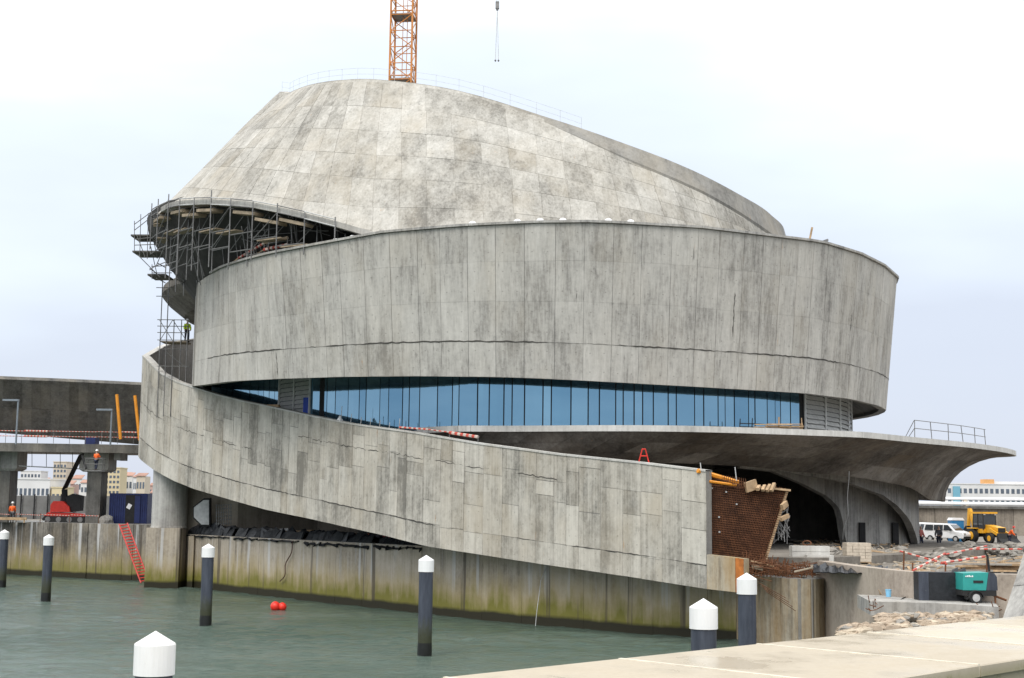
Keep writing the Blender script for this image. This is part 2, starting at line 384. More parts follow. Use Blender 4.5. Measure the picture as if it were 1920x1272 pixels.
# ------------------------------------------------------------------ mesh helpers
class MB:
    def __init__(s): s.v, s.f, s.mi = [], [], []
    def add(s, verts, faces, mi=0):
        o = len(s.v); s.v += [Vector(q) for q in verts]
        s.f += [tuple(o + i for i in q) for q in faces]; s.mi += [mi] * len(faces)
        return s
    def box(s, lo, hi, mi=0):
        (x0, y0, z0), (x1, y1, z1) = lo, hi
        return s.add([(x0, y0, z0), (x1, y0, z0), (x1, y1, z0), (x0, y1, z0), (x0, y0, z1), (x1, y0, z1), (x1, y1, z1), (x0, y1, z1)],
                     [(0, 3, 2, 1), (4, 5, 6, 7), (0, 1, 5, 4), (1, 2, 6, 5), (2, 3, 7, 6), (3, 0, 4, 7)], mi)
    def obox(s, c, ax, ay, az, mi=0):
        c, ax, ay, az = Vector(c), Vector(ax), Vector(ay), Vector(az)
        vs_ = [c + ax * i + ay * j + az * k for k in (-1, 1) for j in (-1, 1) for i in (-1, 1)]
        return s.add(vs_, [(0, 2, 3, 1), (4, 5, 7, 6), (0, 1, 5, 4), (1, 3, 7, 5), (3, 2, 6, 7), (2, 0, 4, 6)], mi)
    def tube(s, a, b, r0, r1=None, n=8, mi=0, cap=True):
        a, b = Vector(a), Vector(b); r1 = r0 if r1 is None else r1
        d = (b - a).normalized(); e1 = d.orthogonal().normalized(); e2 = d.cross(e1)
        ring = [e1 * math.cos(2 * math.pi * i / n) + e2 * math.sin(2 * math.pi * i / n) for i in range(n)]
        vs_ = [a + q * r0 for q in ring] + [b + q * r1 for q in ring]
        fs = [(i, (i + 1) % n, n + (i + 1) % n, n + i) for i in range(n)]
        if cap: fs += [tuple(range(n - 1, -1, -1)), tuple(range(n, 2 * n))]
        return s.add(vs_, fs, mi)
    def poly_tube(s, pts, r, n=6, mi=0):
        for a, b in zip(pts, pts[1:]): s.tube(a, b, r, n=n, mi=mi)
        return s
    def lathe(s, c, prof, n=32, a0=0, a1=2 * math.pi, mi=0):
        c = Vector(c); full = abs(a1 - a0) > 6.28
        m = n if full else n + 1
        vs_ = [c + Vector((r * math.cos(a0 + (a1 - a0) * i / n), r * math.sin(a0 + (a1 - a0) * i / n), z)) for r, z in prof for i in range(m)]
        fs = []
        for k in range(len(prof) - 1):
            for i in range(n):
                j = (i + 1) % m
                fs.append((k * m + i, k * m + j, (k + 1) * m + j, (k + 1) * m + i))
        return s.add(vs_, fs, mi)
    def prism(s, poly, off, mi=0):
        """poly: list of points (planar), extruded by vector off"""
        n = len(poly); off = Vector(off)
        vs_ = [Vector(q) for q in poly] + [Vector(q) + off for q in poly]
        return s.add(vs_, [tuple(range(n - 1, -1, -1)), tuple(range(n, 2 * n))] + [(i, (i + 1) % n, n + (i + 1) % n, n + i) for i in range(n)], mi)
    def grid(s, rows, mi=0):
        h, w = len(rows), len(rows[0])
        return s.add([q for r_ in rows for q in r_], [(j * w + i, j * w + i + 1, (j + 1) * w + i + 1, (j + 1) * w + i) for j in range(h - 1) for i in range(w - 1)], mi)
    def build(s, name, mats, parent=None, local=False, smooth=False, kind=None, label=None):
        if not isinstance(mats, (list, tuple)): mats = [mats]
        me = bpy.data.meshes.new(name)
        off = Vector((0, 0, 0))
        if parent is not None and not local:
            q = parent
            while q: off += q.location; q = q.parent
        me.from_pydata([q - off for q in s.v], [], s.f)
        for m in mats: me.materials.append(m)
        if len(mats) > 1: me.polygons.foreach_set('material_index', s.mi)
        if smooth: me.polygons.foreach_set('use_smooth', [True] * len(me.polygons))
        me.update()
        o = bpy.data.objects.new(name, me); C.objects.link(o)
        o.parent = parent
        if kind: o['kind'] = kind
        if label: o['label'] = label
        return o

def thing(name, label, cat, loc=(0, 0, 0), rz=0.0, group=None):
    o = bpy.data.objects.new(name, None); C.objects.link(o)
    o.empty_display_size = .3; o.location = loc; o.rotation_euler = (0, 0, rz)
    o['label'] = label; o['category'] = cat
    if group: o['group'] = group
    return o
def tag(o, label, cat, group=None):
    o['label'] = label; o['category'] = cat
    if group: o['group'] = group
    return o
def structure(o): o['kind'] = 'structure'; return o
def copy_tree(o, parent=None):
    c = o.copy(); C.objects.link(c); c.parent = parent
    for ch in list(o.children): copy_tree(ch, c)
    return c
_unit = {}
def rod(name, a, b, r, mat, parent, n=6):
    """a straight tube as its own object; alike rods share one unit mesh"""
    key = (mat.name, n)
    if key not in _unit:
        mb = MB().tube((0, 0, 0), (0, 0, 1), 1, n=n)
        me = bpy.data.meshes.new('rod_' + mat.name); me.from_pydata(mb.v, [], mb.f); me.materials.append(mat); me.update()
        _unit[key] = me
    o = bpy.data.objects.new(name, _unit[key]); C.objects.link(o)
    a, b = Vector(a), Vector(b); off = Vector((0, 0, 0)); q = parent
    while q: off += q.location; q = q.parent
    d = b - a
    o.parent = parent
    o.location = a - off
    o.rotation_mode = 'QUATERNION'; o.rotation_quaternion = d.to_track_quat('Z', 'Y')
    o.scale = (r, r, d.length)
    return o
_ubox = {}
def bar(name, a, b, w, h, mat, parent):
    """a straight board from a to b, w wide (level) and h thick, sharing one unit mesh"""
    if mat.name not in _ubox:
        mb = MB().box((0, -.5, -.5), (1, .5, .5))
        me = bpy.data.meshes.new('board_' + mat.name); me.from_pydata(mb.v, [], mb.f); me.materials.append(mat); me.update()
        _ubox[mat.name] = me
    o = bpy.data.objects.new(name, _ubox[mat.name]); C.objects.link(o)
    a, b = Vector(a), Vector(b); off = Vector((0, 0, 0)); q = parent
    while q: off += q.location; q = q.parent
    d = b - a
    o.parent = parent; o.location = a - off
    o.rotation_mode = 'QUATERNION'; o.rotation_quaternion = d.to_track_quat('X', 'Z')
    o.scale = (d.length, w, h)
    return o

# generic curved surfaces: S(s, t) -> point
def normal(S, s, t, sign):
    e = 1e-3
    a = S(min(1, s + e), t) - S(max(0, s - e), t); b = S(s, min(1, t + e)) - S(s, max(0, t - e))
    n = a.cross(b)
    return n.normalized() * sign if n.length > 1e-9 else Vector((0, -1, 0))
def shell(S, ns, nt, thick, sign, name, mat, parent, smooth=True):
    """closed solid: outer face is S, inner face S - n*thick"""
    outer = [[S(i / ns, j / nt) for i in range(ns + 1)] for j in range(nt + 1)]
    inner = [[outer[j][i] - normal(S, i / ns, j / nt, sign) * thick for i in range(ns + 1)] for j in range(nt + 1)]
    mb = MB(); w = ns + 1
    mb.grid(outer); o2 = len(mb.v); mb.grid(inner)
    fs = []
    for i in range(ns):
        fs.append((i, i + 1, o2 + i + 1, o2 + i)); q = nt * w
        fs.append((q + i, q + i + 1, o2 + q + i + 1, o2 + q + i))
    for j in range(nt):
        fs.append((j * w, (j + 1) * w, o2 + (j + 1) * w, o2 + j * w)); q = ns
        fs.append((j * w + q, (j + 1) * w + q, o2 + (j + 1) * w + q, o2 + j * w + q))
    mb.f += fs; mb.mi += [0] * len(fs)
    return mb.build(name, mat, parent)
def panel(S, s0, s1, t0, t1, sign, name, mat, parent, gap=.05, lift=.03, nx=2, ny=1, gap_t=None):
    ds = (S(s1, t0) - S(s0, t0)).length; dt = (S(s0, t1) - S(s0, t0)).length
    if ds < .15 or dt < .15: return None
    gs = gap / ds * (s1 - s0) / 2; gt = (gap if gap_t is None else gap_t) / dt * (t1 - t0) / 2
    s0 += gs; s1 -= gs; t0 += gt; t1 -= gt
    out, inn = [], []
    for j in range(ny + 1):
        for i in range(nx + 1):
            s, t = s0 + (s1 - s0) * i / nx, t0 + (t1 - t0) * j / ny
            p = S(s, t); n = normal(S, s, t, sign)
            out.append(p + n * lift); inn.append(p - n * .04)
    w = nx + 1
    mb = MB().add(out, [(j * w + i, j * w + i + 1, (j + 1) * w + i + 1, (j + 1) * w + i) for j in range(ny) for i in range(nx)])
    edge = [i for i in range(w)] + [j * w + nx for j in range(1, ny + 1)] + [ny * w + i for i in range(nx - 1, -1, -1)] + [j * w for j in range(ny - 1, 0, -1)]
    k = len(edge); o = len(mb.v)
    mb.v += [inn[i] for i in edge]
    for a in range(k):
        b = (a + 1) % k
        mb.f.append((edge[a], o + a, o + b, edge[b])); mb.mi.append(0)
    return mb.build(name, mat, parent)
def ruled(bot, top):
    n = len(bot) - 1
    def S(s, t):
        q = min(max(s, 0), 1) * n; k = min(int(q), n - 1); w = q - k
        return bot[k].lerp(bot[k + 1], w).lerp(top[k].lerp(top[k + 1], w), t)
    return S
def wall_curve(plan, vtop, vbot, nsamp):
    """vertical wall over plan points, edges read from the photo's columns"""
    bot, top = [], []
    for p in plan:
        zt, zb = EYE, EYE
        for _ in range(4):
            zt = z_for(p.x, p.y, lerp_tab(vtop, proj((p.x, p.y, zt))[0]))
            zb = z_for(p.x, p.y, lerp_tab(vbot, proj((p.x, p.y, zb))[0]))
        bot.append(Vector((p.x, p.y, zb))); top.append(Vector((p.x, p.y, zt)))
    return bot, top
#PART2
# ================================================================== SETTING
from mathutils import noise as mnoise
def _spread(vals): return vals
xs = [-3000, -600, -150, -80] + [-60 + .42 * i for i in range(int(86 / .42) + 1)] + [60, 300, 3000]
ys = [-600, -50, 0, 15] + [22 + .30 * i for i in range(int(100 / .30) + 1)] + [160, 400, 1500, 6000]
def wave(x, y):
    if not (-60 < x < 26.2 and 21 < y < 122.5): return 0.0
    g_ = .55 + .9 * abs(mnoise.noise((x * .05, y * .05, 3.0)))
    h = .095 * mnoise.noise((x * .55 + y * .2, y * .75, 1.0)) + .075 * mnoise.noise((x * 1.1, y * 1.5 + x * .3, 7.0)) + .05 * mnoise.noise((x * 2.1, y * 2.6, 5.0))
    return h * g_
mb = MB().grid([[Vector((x, y, wave(x, y))) for x in xs] for y in ys])
structure(mb.build('water', M['water'], smooth=True))

def slab(name, poly, z0, z1, mat, parent=None):
    return MB().prism([Vector((x, y, z0)) for x, y in poly], (0, 0, z1 - z0)).build(name, mat, parent)
structure(slab('ground', [(-25, 113.6), (-4.6, 90.5), (11, 74.8), (15.6, 71.4), (16.0, 62), (17.6, 57.6), (30, 57), (260, 64), (260, 215), (-25, 215)], -2, 3.7, M['ground']))
structure(slab('quay', [(-220, 152), (-70, 133), (-46.5, 127.2), (-30.0, 121), (-25.4, 116), (-25.2, 215), (-220, 215)], -2, 4.66, M['ground']))
structure(slab('pavement', [(-24.4, 112.4), (-4.9, 89.4), (10.8, 74.2), (15.6, 71.6), (23, 80), (31.5, 92), (37, 106), (37, 126), (-24.2, 126)], 3.6, 4.14, M['ground']))
# far shores
structure(MB().box((-900, 620, -1), (-25, 1500, 4.5)).build('far_shore', M['land']))
structure(MB().box((120, 520, -1), (900, 1500, 5)).build('headland', M['land']))

# ---- pier in the foreground: deck slabs with open joints
_A, _B, _N = at_z(815, 1272, 3.4), at_z(1920, 1154, 3.4), at_z(1920, 1234, 3.4)
d45 = (_B - _A); d45.z = 0; d45.normalize(); n45 = Vector((d45.y, -d45.x, 0))
W45 = (_N - _A).dot(n45); L45, ns_ = 86.0, 17
p0 = Vector((_A.x, _A.y, 0)) - d45 * 20
pier = structure(MB().prism([Vector((q.x, q.y, .4)) for q in (p0 + n45 * .15, p0 + n45 * (W45 - .15), p0 + n45 * (W45 - .15) + d45 * L45, p0 + n45 * .15 + d45 * L45)], (0, 0, 2.75)).build('pier', M['pier']))
for i in range(ns_):
    a = p0 + d45 * (L45 / ns_ * i + .03); b = p0 + d45 * (L45 / ns_ * (i + 1) - .03)
    z0, z1 = 3.152, 3.40 + random.uniform(-.008, .008)
    m_ = MB(); ch = .025
    base = [a, a + n45 * W45, b + n45 * W45, b]
    c = (a + b + n45 * W45) / 2
    ins = [q + (c - q).normalized() * ch * 1.4 for q in base]
    m_.v = [q + Vector((0, 0, z0)) for q in base] + [q + Vector((0, 0, z1 - ch)) for q in base] + [q + Vector((0, 0, z1)) for q in ins]
    m_.f = [(0, 3, 2, 1), (8, 9, 10, 11)] + [(k, (k + 1) % 4, 4 + (k + 1) % 4, 4 + k) for k in range(4)] + [(4 + k, 4 + (k + 1) % 4, 8 + (k + 1) % 4, 8 + k) for k in range(4)]
    m_.mi = [0] * len(m_.f)
    m_.build('deck_slab', M['pier'], pier)
# pale mortar strips in the joints, standing a touch proud
for i in range(1, ns_):
    a = p0 + d45 * (L45 / ns_ * i)
    m_ = MB().obox(a + n45 * W45 / 2 + Vector((0, 0, 3.285)), d45 * .045, n45 * (W45 / 2 - .02), Vector((0, 0, .128)))
    m_.build('joint_strip', M['mortar'], pier)

# ================================================================== SEA WALL and QUAY WALL
def wl(u, v): return at_z(u, v, 0)
sw_plan = catmull([wl(340, 1099), wl(450, 1112), wl(600, 1129), wl(760, 1147), wl(900, 1162), wl(1100, 1180), wl(1293, 1195), wl(1400, 1203),
                   Vector((13.9, 66.9, 0)), Vector((15.1, 67.5, 0)), Vector((15.45, 68.6, 0)), Vector((15.3, 70.2, 0))], 90)
sw_plan = resample(sw_plan, 90)
def sw_top(p): return 4.12 if proj(p)[0] < 1350 else 3.3
sea = thing('sea_wall', 'stained concrete sea wall rising from the water under the sloping ramp', 'sea wall', (0, 80, 0))
S = ruled([Vector((p.x, p.y, -1.5)) for p in sw_plan], [Vector((p.x, p.y, sw_top(p))) for p in sw_plan])
shell(S, 89, 1, .8, 1, 'wall_core', M['joint'], sea)
cuts = [0, .035, .055]
while cuts[-1] < .80: cuts.append(cuts[-1] + random.choice((.05, .07, .09)))
cuts += [.86]
for a, b in zip(cuts, cuts[1:]):
    panel(S, a, b, .0, 1, 1, 'wall_panel', M['seawall'], sea, gap=.018, lift=.03 + random.uniform(0, .02), nx=10, ny=3)
panel(S, .86, 1, 0, 1, 1, 'wall_panel', M['ruststain'], sea, gap=.02, lift=.04, nx=24, ny=3)
bz = thing('retaining_wall', 'smooth beige retaining wall with damp dark patches along its top', 'wall', (16, 62, 0))
bw = [Vector((15.3, 69.2, 0)), Vector((15.7, 63, 0)), Vector((16.6, 58, 0)), Vector((18.2, 56.6, 0)), Vector((30, 56.2, 0))]
bw = catmull(bw, 24)
S = ruled([p + Vector((0, 0, -1)) for p in bw], [p + Vector((0, 0, 4.1)) for p in bw])
shell(S, 23, 1, .6, 1, 'wall_face', M['beigewall'], bz)
qw = [Vector((-70, 130.2, 0))] + [wl(u, v) for u, v in ((0, 1076), (120, 1083), (215, 1088), (280, 1090))] + [Vector((-25.0, 111.0, 0))]
qw = resample(qw, 40)
quay_wall = thing('quay_wall', 'blackened old quay wall with green weed below the red lift', 'quay wall', (-40, 120, 0))
S = ruled([p + Vector((0, 0, -1.5)) for p in qw], [p + Vector((0, 0, 4.73)) for p in qw])
shell(S, 39, 1, 1.2, 1, 'wall_core', M['joint'], quay_wall)
cuts = [0, .3, .5, .6, .66, .70, .735, .78, .80, .85, .9, .96, 1]
for a, b in zip(cuts, cuts[1:]):
    panel(S, a, b, 0, 1, 1, 'wall_panel', M['quaywall'], quay_wall, gap=.04, lift=.05 + random.uniform(0, .08), nx=14, ny=3)

# ================================================================== TERMINAL BUILDING
bld = thing('terminal_building', 'round unfinished raw concrete building with dome and spiral ramp', 'building', (0, 100, 4.14))

# ---- the sloping ramp wall
rk = [(1324, 68.4), (1204, 71.1), (1042, 75.2), (894, 79.6), (777, 82.6), (661, 87.0), (585, 90.6), (500, 95.4), (440, 99.2), (390, 102.2), (345, 105.0), (305, 107.6), (280, 110.0), (266, 113.0), (262, 116.5), (268, 120.5), (290, 125), (330, 129), (400, 132)]
vt_f = [(262, 672), (269, 668), (275, 673), (300, 700), (333, 717), (363, 727), (411, 742), (456, 753), (527, 768), (585, 781), (661, 796), (777, 812), (894, 832), (1042, 852), (1204, 869), (1324, 884)]
vb_f = [(257, 851), (262.6, 861), (288, 881.5), (325, 901.6), (363, 917), (440, 940), (502, 957), (575, 972), (722, 1005), (800, 1025), (993, 1055), (1160, 1079), (1313, 1103), (1382, 1113)]
plan = []
for u, Y in rk: plan.append(ground(u, Y, 10 if u > 700 else 13))
plan = resample(catmull(plan, 200), 150)
turn = min(range(150), key=lambda i: proj((plan[i].x, plan[i].y, 13))[0])
b1, t1 = wall_curve(plan[:turn + 1], vt_f, vb_f, 0)
vt_b = [(262, 672), (270, 668), (283, 660), (300, 650), (325, 642), (357, 637), (420, 630)]
b2, t2 = wall_curve(plan[turn + 1:], vt_b, vt_b, 0)
h_end = t1[-1].z - b1[-1].z
for i, p in enumerate(b2): p.z = t2[i].z - h_end
rb, rt = b1 + b2, t1 + t2
for k in range(6):      # soften the turn
    for arr in (rb, rt):
        for i in range(turn - 12, min(turn + 14, 148)): arr[i].z = (arr[i - 1].z + arr[i].z * 2 + arr[i + 1].z) / 4
S_ramp = ruled(rb, rt)
ramp = shell(S_ramp, 149, 2, .45, -1, 'ramp_wall', M['joint'], bld)
s_turn = turn / 149
ncol = 54
edges = [0]
while edges[-1] < s_turn + .06: edges.append(edges[-1] + random.choice((.011, .0145, .0165, .0185)))
band = .2
for i, (a, b) in enumerate(zip(edges, edges[1:])):
    bb = band + random.uniform(-.012, .012) if random.random() < .3 else band
    panel(S_ramp, a, b, 0, bb, -1, 'ramp_panel', M['ramp'], ramp, gap=random.choice((.01, .025)), lift=.012 + random.uniform(0, .01))
    c1 = random.choice((.42, .5, .56, .62)) + random.uniform(-.02, .02); c2 = random.choice((.74, .80, .84, .9)) + random.uniform(-.02, .02)
    rows = [bb, c1, c2, 1] if random.random() < .75 else [bb, random.uniform(.6, .82), 1]
    for q0, q1 in zip(rows, rows[1:]):
        panel(S_ramp, a, b, q0, q1, -1, 'ramp_panel', M['ramp'], ramp, gap=random.choice((.015, .03, .04)), lift=.012 + random.uniform(0, .018))
# coping along the ramp's top edge
mbc = MB()
for a, b in zip(rt, rt[1:]):
    n = Vector((-(b - a).y, (b - a).x, 0)).normalized()
    mbc.add([a + n * .07 + Vector((0, 0, -.03)), b + n * .07 + Vector((0, 0, -.03)), b + n * .07 + Vector((0, 0, .07)), a + n * .07 + Vector((0, 0, .07)),
             a - n * .5 + Vector((0, 0, -.03)), b - n * .5 + Vector((0, 0, -.03)), b - n * .5 + Vector((0, 0, .07)), a - n * .5 + Vector((0, 0, .07))],
            [(0, 1, 2, 3), (3, 2, 6, 7), (7, 6, 5, 4), (4, 5, 1, 0)])
mbc.build('ramp_coping', M['coping'], bld)
# ramp floor slab behind the wall
mbf = MB()
for i in range(0, 140):
    if i >= 139: break
    a, b = rb[i], rb[i + 1]
    n = Vector((-(b - a).y, (b - a).x, 0)).normalized()
    w_ = 3.2
    za = .15
    mbf.add([a - n * .4 + Vector((0, 0, za)), b - n * .4 + Vector((0, 0, za)), b - n * w_ + Vector((0, 0, za)), a - n * w_ + Vector((0, 0, za)),
             a - n * .4 + Vector((0, 0, za + .5)), b - n * .4 + Vector((0, 0, za + .5)), b - n * w_ + Vector((0, 0, za + .5)), a - n * w_ + Vector((0, 0, za + .5))],
            [(3, 2, 1, 0), (4, 5, 6, 7), (2, 3, 7, 6)])
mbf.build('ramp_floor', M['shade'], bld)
# the lower band runs on past the wall's end, stained by rust
e0, e1 = rb[0], rb[0] + (rb[0] - rb[3]).normalized() * 2.15
e1.z = z_for(e1.x, e1.y, 1113)
S_end = ruled([e0, e1], [Vector((e0.x, e0.y, z_for(e0.x, e0.y, 1040))), Vector((e1.x, e1.y, z_for(e1.x, e1.y, 1048)))])
toe = shell(S_end, 4, 2, .45, 1, 'ramp_toe', M['ruststain'], bld)
panel(S_end, .01, .78, 0, 1, 1, 'ramp_panel', M['ruststain'], toe, gap=.02, lift=.03)
panel(S_end, .78, 1, 0, 1, 1, 'ramp_panel', M['rustorange'], toe, gap=.02, lift=.033)

# ---- the drum
DC = Vector((3, 105, 0))
vtd = [(357, 560), (366, 545), (373, 534), (380, 526), (393, 516), (417, 503), (457, 490), (508, 477), (604, 459), (719, 438), (860, 426), (1000, 419.5), (1100, 418.5), (1153, 420), (1313, 429), (1437, 443.5), (1540, 456), (1612, 478), (1656, 500), (1680, 521), (1690, 532)]
vbd = [(350, 727), (357, 725), (440, 715), (525, 711), (650, 707), (800, 706), (950, 708), (1072, 713), (1307, 726), (1508, 738), (1597, 749), (1649, 762), (1662, 770), (1672, 778)]
def drum_plan(R):
    pts = [Vector((-21.6, 113.5, 0)), Vector((-23.9, 109, 0)), Vector((-24.35, 104.5, 0)), Vector((-23.3, 100.3, 0)), Vector((-21.6, 97.3, 0))]
    k = 46
    for i in range(1, k + 1):
        a = -69 + (75 + 69) * i / k
        r = R + max(0, (-45 - a) / 24) * (25.55 - R)
        pts.append(DC + Vector((r * math.sin(rad(a)), -r * math.cos(rad(a)), 0)))
    back = [DC + Vector((R * math.sin(rad(a)), -R * math.cos(rad(a)), 0)) for a in range(80, 186, 7)]
    return pts, back
pt_, bt_ = drum_plan(25.7); pb_, bb_ = drum_plan(24.75)
_, dt = wall_curve(pt_, vtd, vtd, 0); db, _ = wall_curve(pb_, vbd, vbd, 0)
zt_end, zb_end = dt[-1].z, db[-1].z
for i in range(5): dt[i].z = dt[4].z - (4 - i) * .12
dt += [Vector((p.x, p.y, zt_end)) for p in bt_]; db += [Vector((p.x, p.y, zb_end)) for p in bb_]
nd = len(dt) - 1
S_drum = ruled(db, dt)
drum = shell(S_drum, nd * 2, 2, .5, 1, 'drum_wall', M['joint'], bld)
s_cr, s_vis = 4 / nd, 53 / nd
ed = [0.0, s_cr * .55, s_cr]
while ed[-1] < s_vis: ed.append(ed[-1] + random.choice((.0155, .0185, .020)))
for i, (a, b) in enumerate(zip(ed, ed[1:])):
    g_ = random.choice((.02, .03, .045)) if i > 1 else .01
    panel(S_drum, a, b, 0, .235, 1, 'drum_panel', M['drum'], drum, gap=g_, lift=.012 + random.uniform(0, .008))
    rows = [.235, .5, .76, 1]
    jit = random.uniform(-.004, .004)
    rows = [rows[0]] + [q + jit for q in rows[1:-1]] + [1]
    for q0, q1 in zip(rows, rows[1:]):
        panel(S_drum, a, b, q0, q1, 1, 'drum_panel', M['drum'], drum, gap=g_, gap_t=.008, lift=.014 + random.uniform(0, .008))
def seam(S, s0, s1, t_, n, lift, sign, w0, w1, mat, parent, name='cold_joint', wob=.004):
    rq = random.Random(int(s0 * 1000) + n); rows = [[], []]
    w = .03; tt = t_
    for i in range(n + 1):
        s_ = s0 + (s1 - s0) * i / n; w = max(w0, min(w1, w + rq.uniform(-.018, .018))); tt = t_ + rq.uniform(-wob, wob)
        p = S(s_, tt); nn = normal(S, s_, min(.99, tt), sign)
        up = (S(s_, min(1, tt + .02)) - S(s_, max(0, tt - .02))).normalized()
        rows[0].append(p + nn * lift - up * w); rows[1].append(p + nn * lift + up * w)
    return MB().grid(rows).build(name, mat, parent)
def crack(S, s_, t0, t1, lift, sign, mat, parent, name='crack'):
    rq = random.Random(int(s_ * 9999)); rows = [[], []]; n = 14
    for i in range(n + 1):
        tt = t0 + (t1 - t0) * i / n; p = S(s_, tt); nn = normal(S, s_, tt, sign)
        sd_ = (S(min(1, s_ + .002), tt) - S(s_ - .002, tt)).normalized(); w = rq.uniform(.005, .04) * (1 if 0 < i < n else .1); c_ = rq.uniform(-.03, .03)
        rows[0].append(p + nn * lift + sd_ * (c_ - w)); rows[1].append(p + nn * lift + sd_ * (c_ + w))
    return MB().grid(rows).build(name, mat, parent)
seam(S_drum, s_cr, s_vis, .236, 260, .034, 1, .004, .04, M['seam'], drum)
def s_drum_u(u): return min((i / 600 for i in range(25, 520)), key=lambda q: abs(proj(S_drum(q, .4))[0] - u))
for u, t0, t1 in ((1376, .33, .62), (517, .03, .22), (1592, .46, .58)):
    crack(S_drum, s_drum_u(u), t0, t1, .036, 1, M['seam'], drum)
seam(S_ramp, 0.0, s_turn, .202, 300, .038, -1, .0, .03, M['seam'], ramp)
seam(S_ramp, .12, .42, .78, 120, .036, -1, .0, .022, M['seam'], ramp, wob=.01); seam(S_ramp, .5, .8, .55, 100, .036, -1, .0, .02, M['seam'], ramp, wob=.01)
# rim: thin dark-edged kerb on top
mbr = MB()
for a, b in zip(dt[4:], dt[5:]):
    n = Vector(((b - a).y, -(b - a).x, 0)).normalized()
    mbr.add([q + n * o + Vector((0, 0, h)) for o, h in ((.16, .02), (.16, .16), (-.55, .16), (-.55, .02)) for q in (a, b)],
            [(0, 1, 3, 2), (2, 3, 5, 4), (4, 5, 7, 6), (6, 7, 1, 0)])
mbr.build('drum_rim', M['grey'], bld)
# soffit ring and roof deck of the drum
mbs = MB()
for a, b in zip(db, db[1:]):
    ca, cb = DC + (Vector((a.x, a.y, 0)) - DC) * .86, DC + (Vector((b.x, b.y, 0)) - DC) * .86
    ca.z = a.z + 2.2; cb.z = b.z + 2.2
    mbs.add([a + Vector((0, 0, .02)) + (ca - a) * .12, b + Vector((0, 0, .02)) + (cb - b) * .12, cb, ca, ], [(0, 1, 2, 3)])
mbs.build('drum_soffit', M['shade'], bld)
mbs = MB(); roof_c = Vector((0, 105, 22.1))
ring = [Vector((p.x, p.y, 22.1)) * .985 + Vector((.045, 1.575, 22.1 * .015)) for p in dt]
mbs.add(ring + [p - Vector((0, 0, .5)) for p in ring], [tuple(range(len(ring))), tuple(range(2 * len(ring) - 1, len(ring) - 1, -1))])
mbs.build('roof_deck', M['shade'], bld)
# skylight domes behind the rim
for u in (470, 545, 605, 660, 895, 948, 1007, 1060, 1131, 1192):
    k = min(range(4, 52), key=lambda i: abs(proj(dt[i])[0] - u))
    p = DC + (Vector((dt[k].x, dt[k].y, 0)) - DC) * .965; p.z = dt[k].z + .28
    MB().lathe(p, [(.25, -.4), (.25, 0), (.23, .1), (.15, .19), (.0, .23)], 14).build('skylight', M['white'], bld, smooth=True)

# ---- glazed storey
GR = 22.2
_gp = [Vector((-24.5, 107, 0)), Vector((-19.2, 101.2, 0)), Vector((-14.2, 94.6, 0)), Vector((-10.0, 89.6, 0)), Vector((-6.0, 86.0, 0))]
_gp += [DC + Vector((GR * math.sin(rad(a)), -GR * math.cos(rad(a)), 0)) for a in range(-15, 88, 6)]
_gp = resample(catmull(_gp, 300), 200)
def S_glass(s, t):
    q = min(max(s, 0), 1) * 199; k = min(int(q), 198)
    p = _gp[k].lerp(_gp[k + 1], q - k)
    return Vector((p.x, p.y, 11.2 + 5.0 * t))
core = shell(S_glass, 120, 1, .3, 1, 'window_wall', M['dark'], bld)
def s_of(u):
    return min((i / 2000 for i in range(2001)), key=lambda s: abs(proj(S_glass(s, .7))[0] - u) + (1e3 if s > .965 else 0))
sl0, sl1, sr0, sr1 = s_of(527), s_of(584), s_of(1506), s_of(1597)
e_ = [.03]
while e_[-1] < sl0 - .012: e_.append(e_[-1] + random.choice((.012, .018)))
for a, b in zip(e_, e_[1:] + [sl0]):
    if b - a > .004: panel(S_glass, a, min(b, sl0), 0, 1, 1, 'glass_pane', M['glass'], core, gap=.07, lift=.03 + random.uniform(0, .02))
pane_u = [584, 606, 615, 631, 655, 676, 688, 714, 731, 757, 769, 789, 822, 850, 862, 897, 918, 946, 961, 984, 1019, 1034, 1071, 1103, 1124, 1154, 1168, 1189, 1205, 1224, 1252, 1267, 1301, 1318, 1345, 1358, 1376, 1402, 1414, 1437, 1452, 1462, 1480, 1497]
ps = [s_of(u) for u in pane_u]
for a, b in zip(ps, ps[1:]):
    panel(S_glass, a, b, 0, 1, 1, 'glass_pane', M['glass'], core, gap=.075, lift=.03 + random.uniform(0, .03))
for (a, b, nb) in ((sl0, sl1, 2), (sr0, sr1, 4)):
    lo = MB().obox(S_glass((a + b) / 2, 1) + normal(S_glass, (a + b) / 2, .5, 1) * .1, (S_glass(b, 1) - S_glass(a, 1)) / 2, normal(S_glass, (a + b) / 2, .5, 1) * .08, Vector((0, 0, .06))).build('louvre_frame', M['louvre'], bld)
    for k in range(nb + 1):
        s_ = a + (b - a) * k / nb
        p = S_glass(s_, 0); q = S_glass(s_, 1); n = normal(S_glass, s_, .5, 1)
        MB().tube(p + n * .12, q + n * .12, .09, n=8).build('louvre_post', M['louvre'], lo)
    for k in range(nb):
        for j in range(15):
            t0 = .02 + j * .062
            s0, s1 = a + (b - a) * (k + .06) / nb, a + (b - a) * (k + .94) / nb
            p0_, p1_ = S_glass(s0, t0), S_glass(s1, t0); n = normal(S_glass, s0, .5, 1)
            up = Vector((0, 0, .3))
            m_ = MB().add([p0_ + n * .20, p1_ + n * .20, p1_ + n * .04 + up, p0_ + n * .04 + up, p0_ + n * .17, p1_ + n * .17, p1_ + n * .01 + up, p0_ + n * .01 + up],
                          [(0, 1, 2, 3), (7, 6, 5, 4), (0, 4, 5, 1), (3, 2, 6, 7), (0, 3, 7, 4), (1, 5, 6, 2)])
            m_.build('slat', M['louvre'], lo)
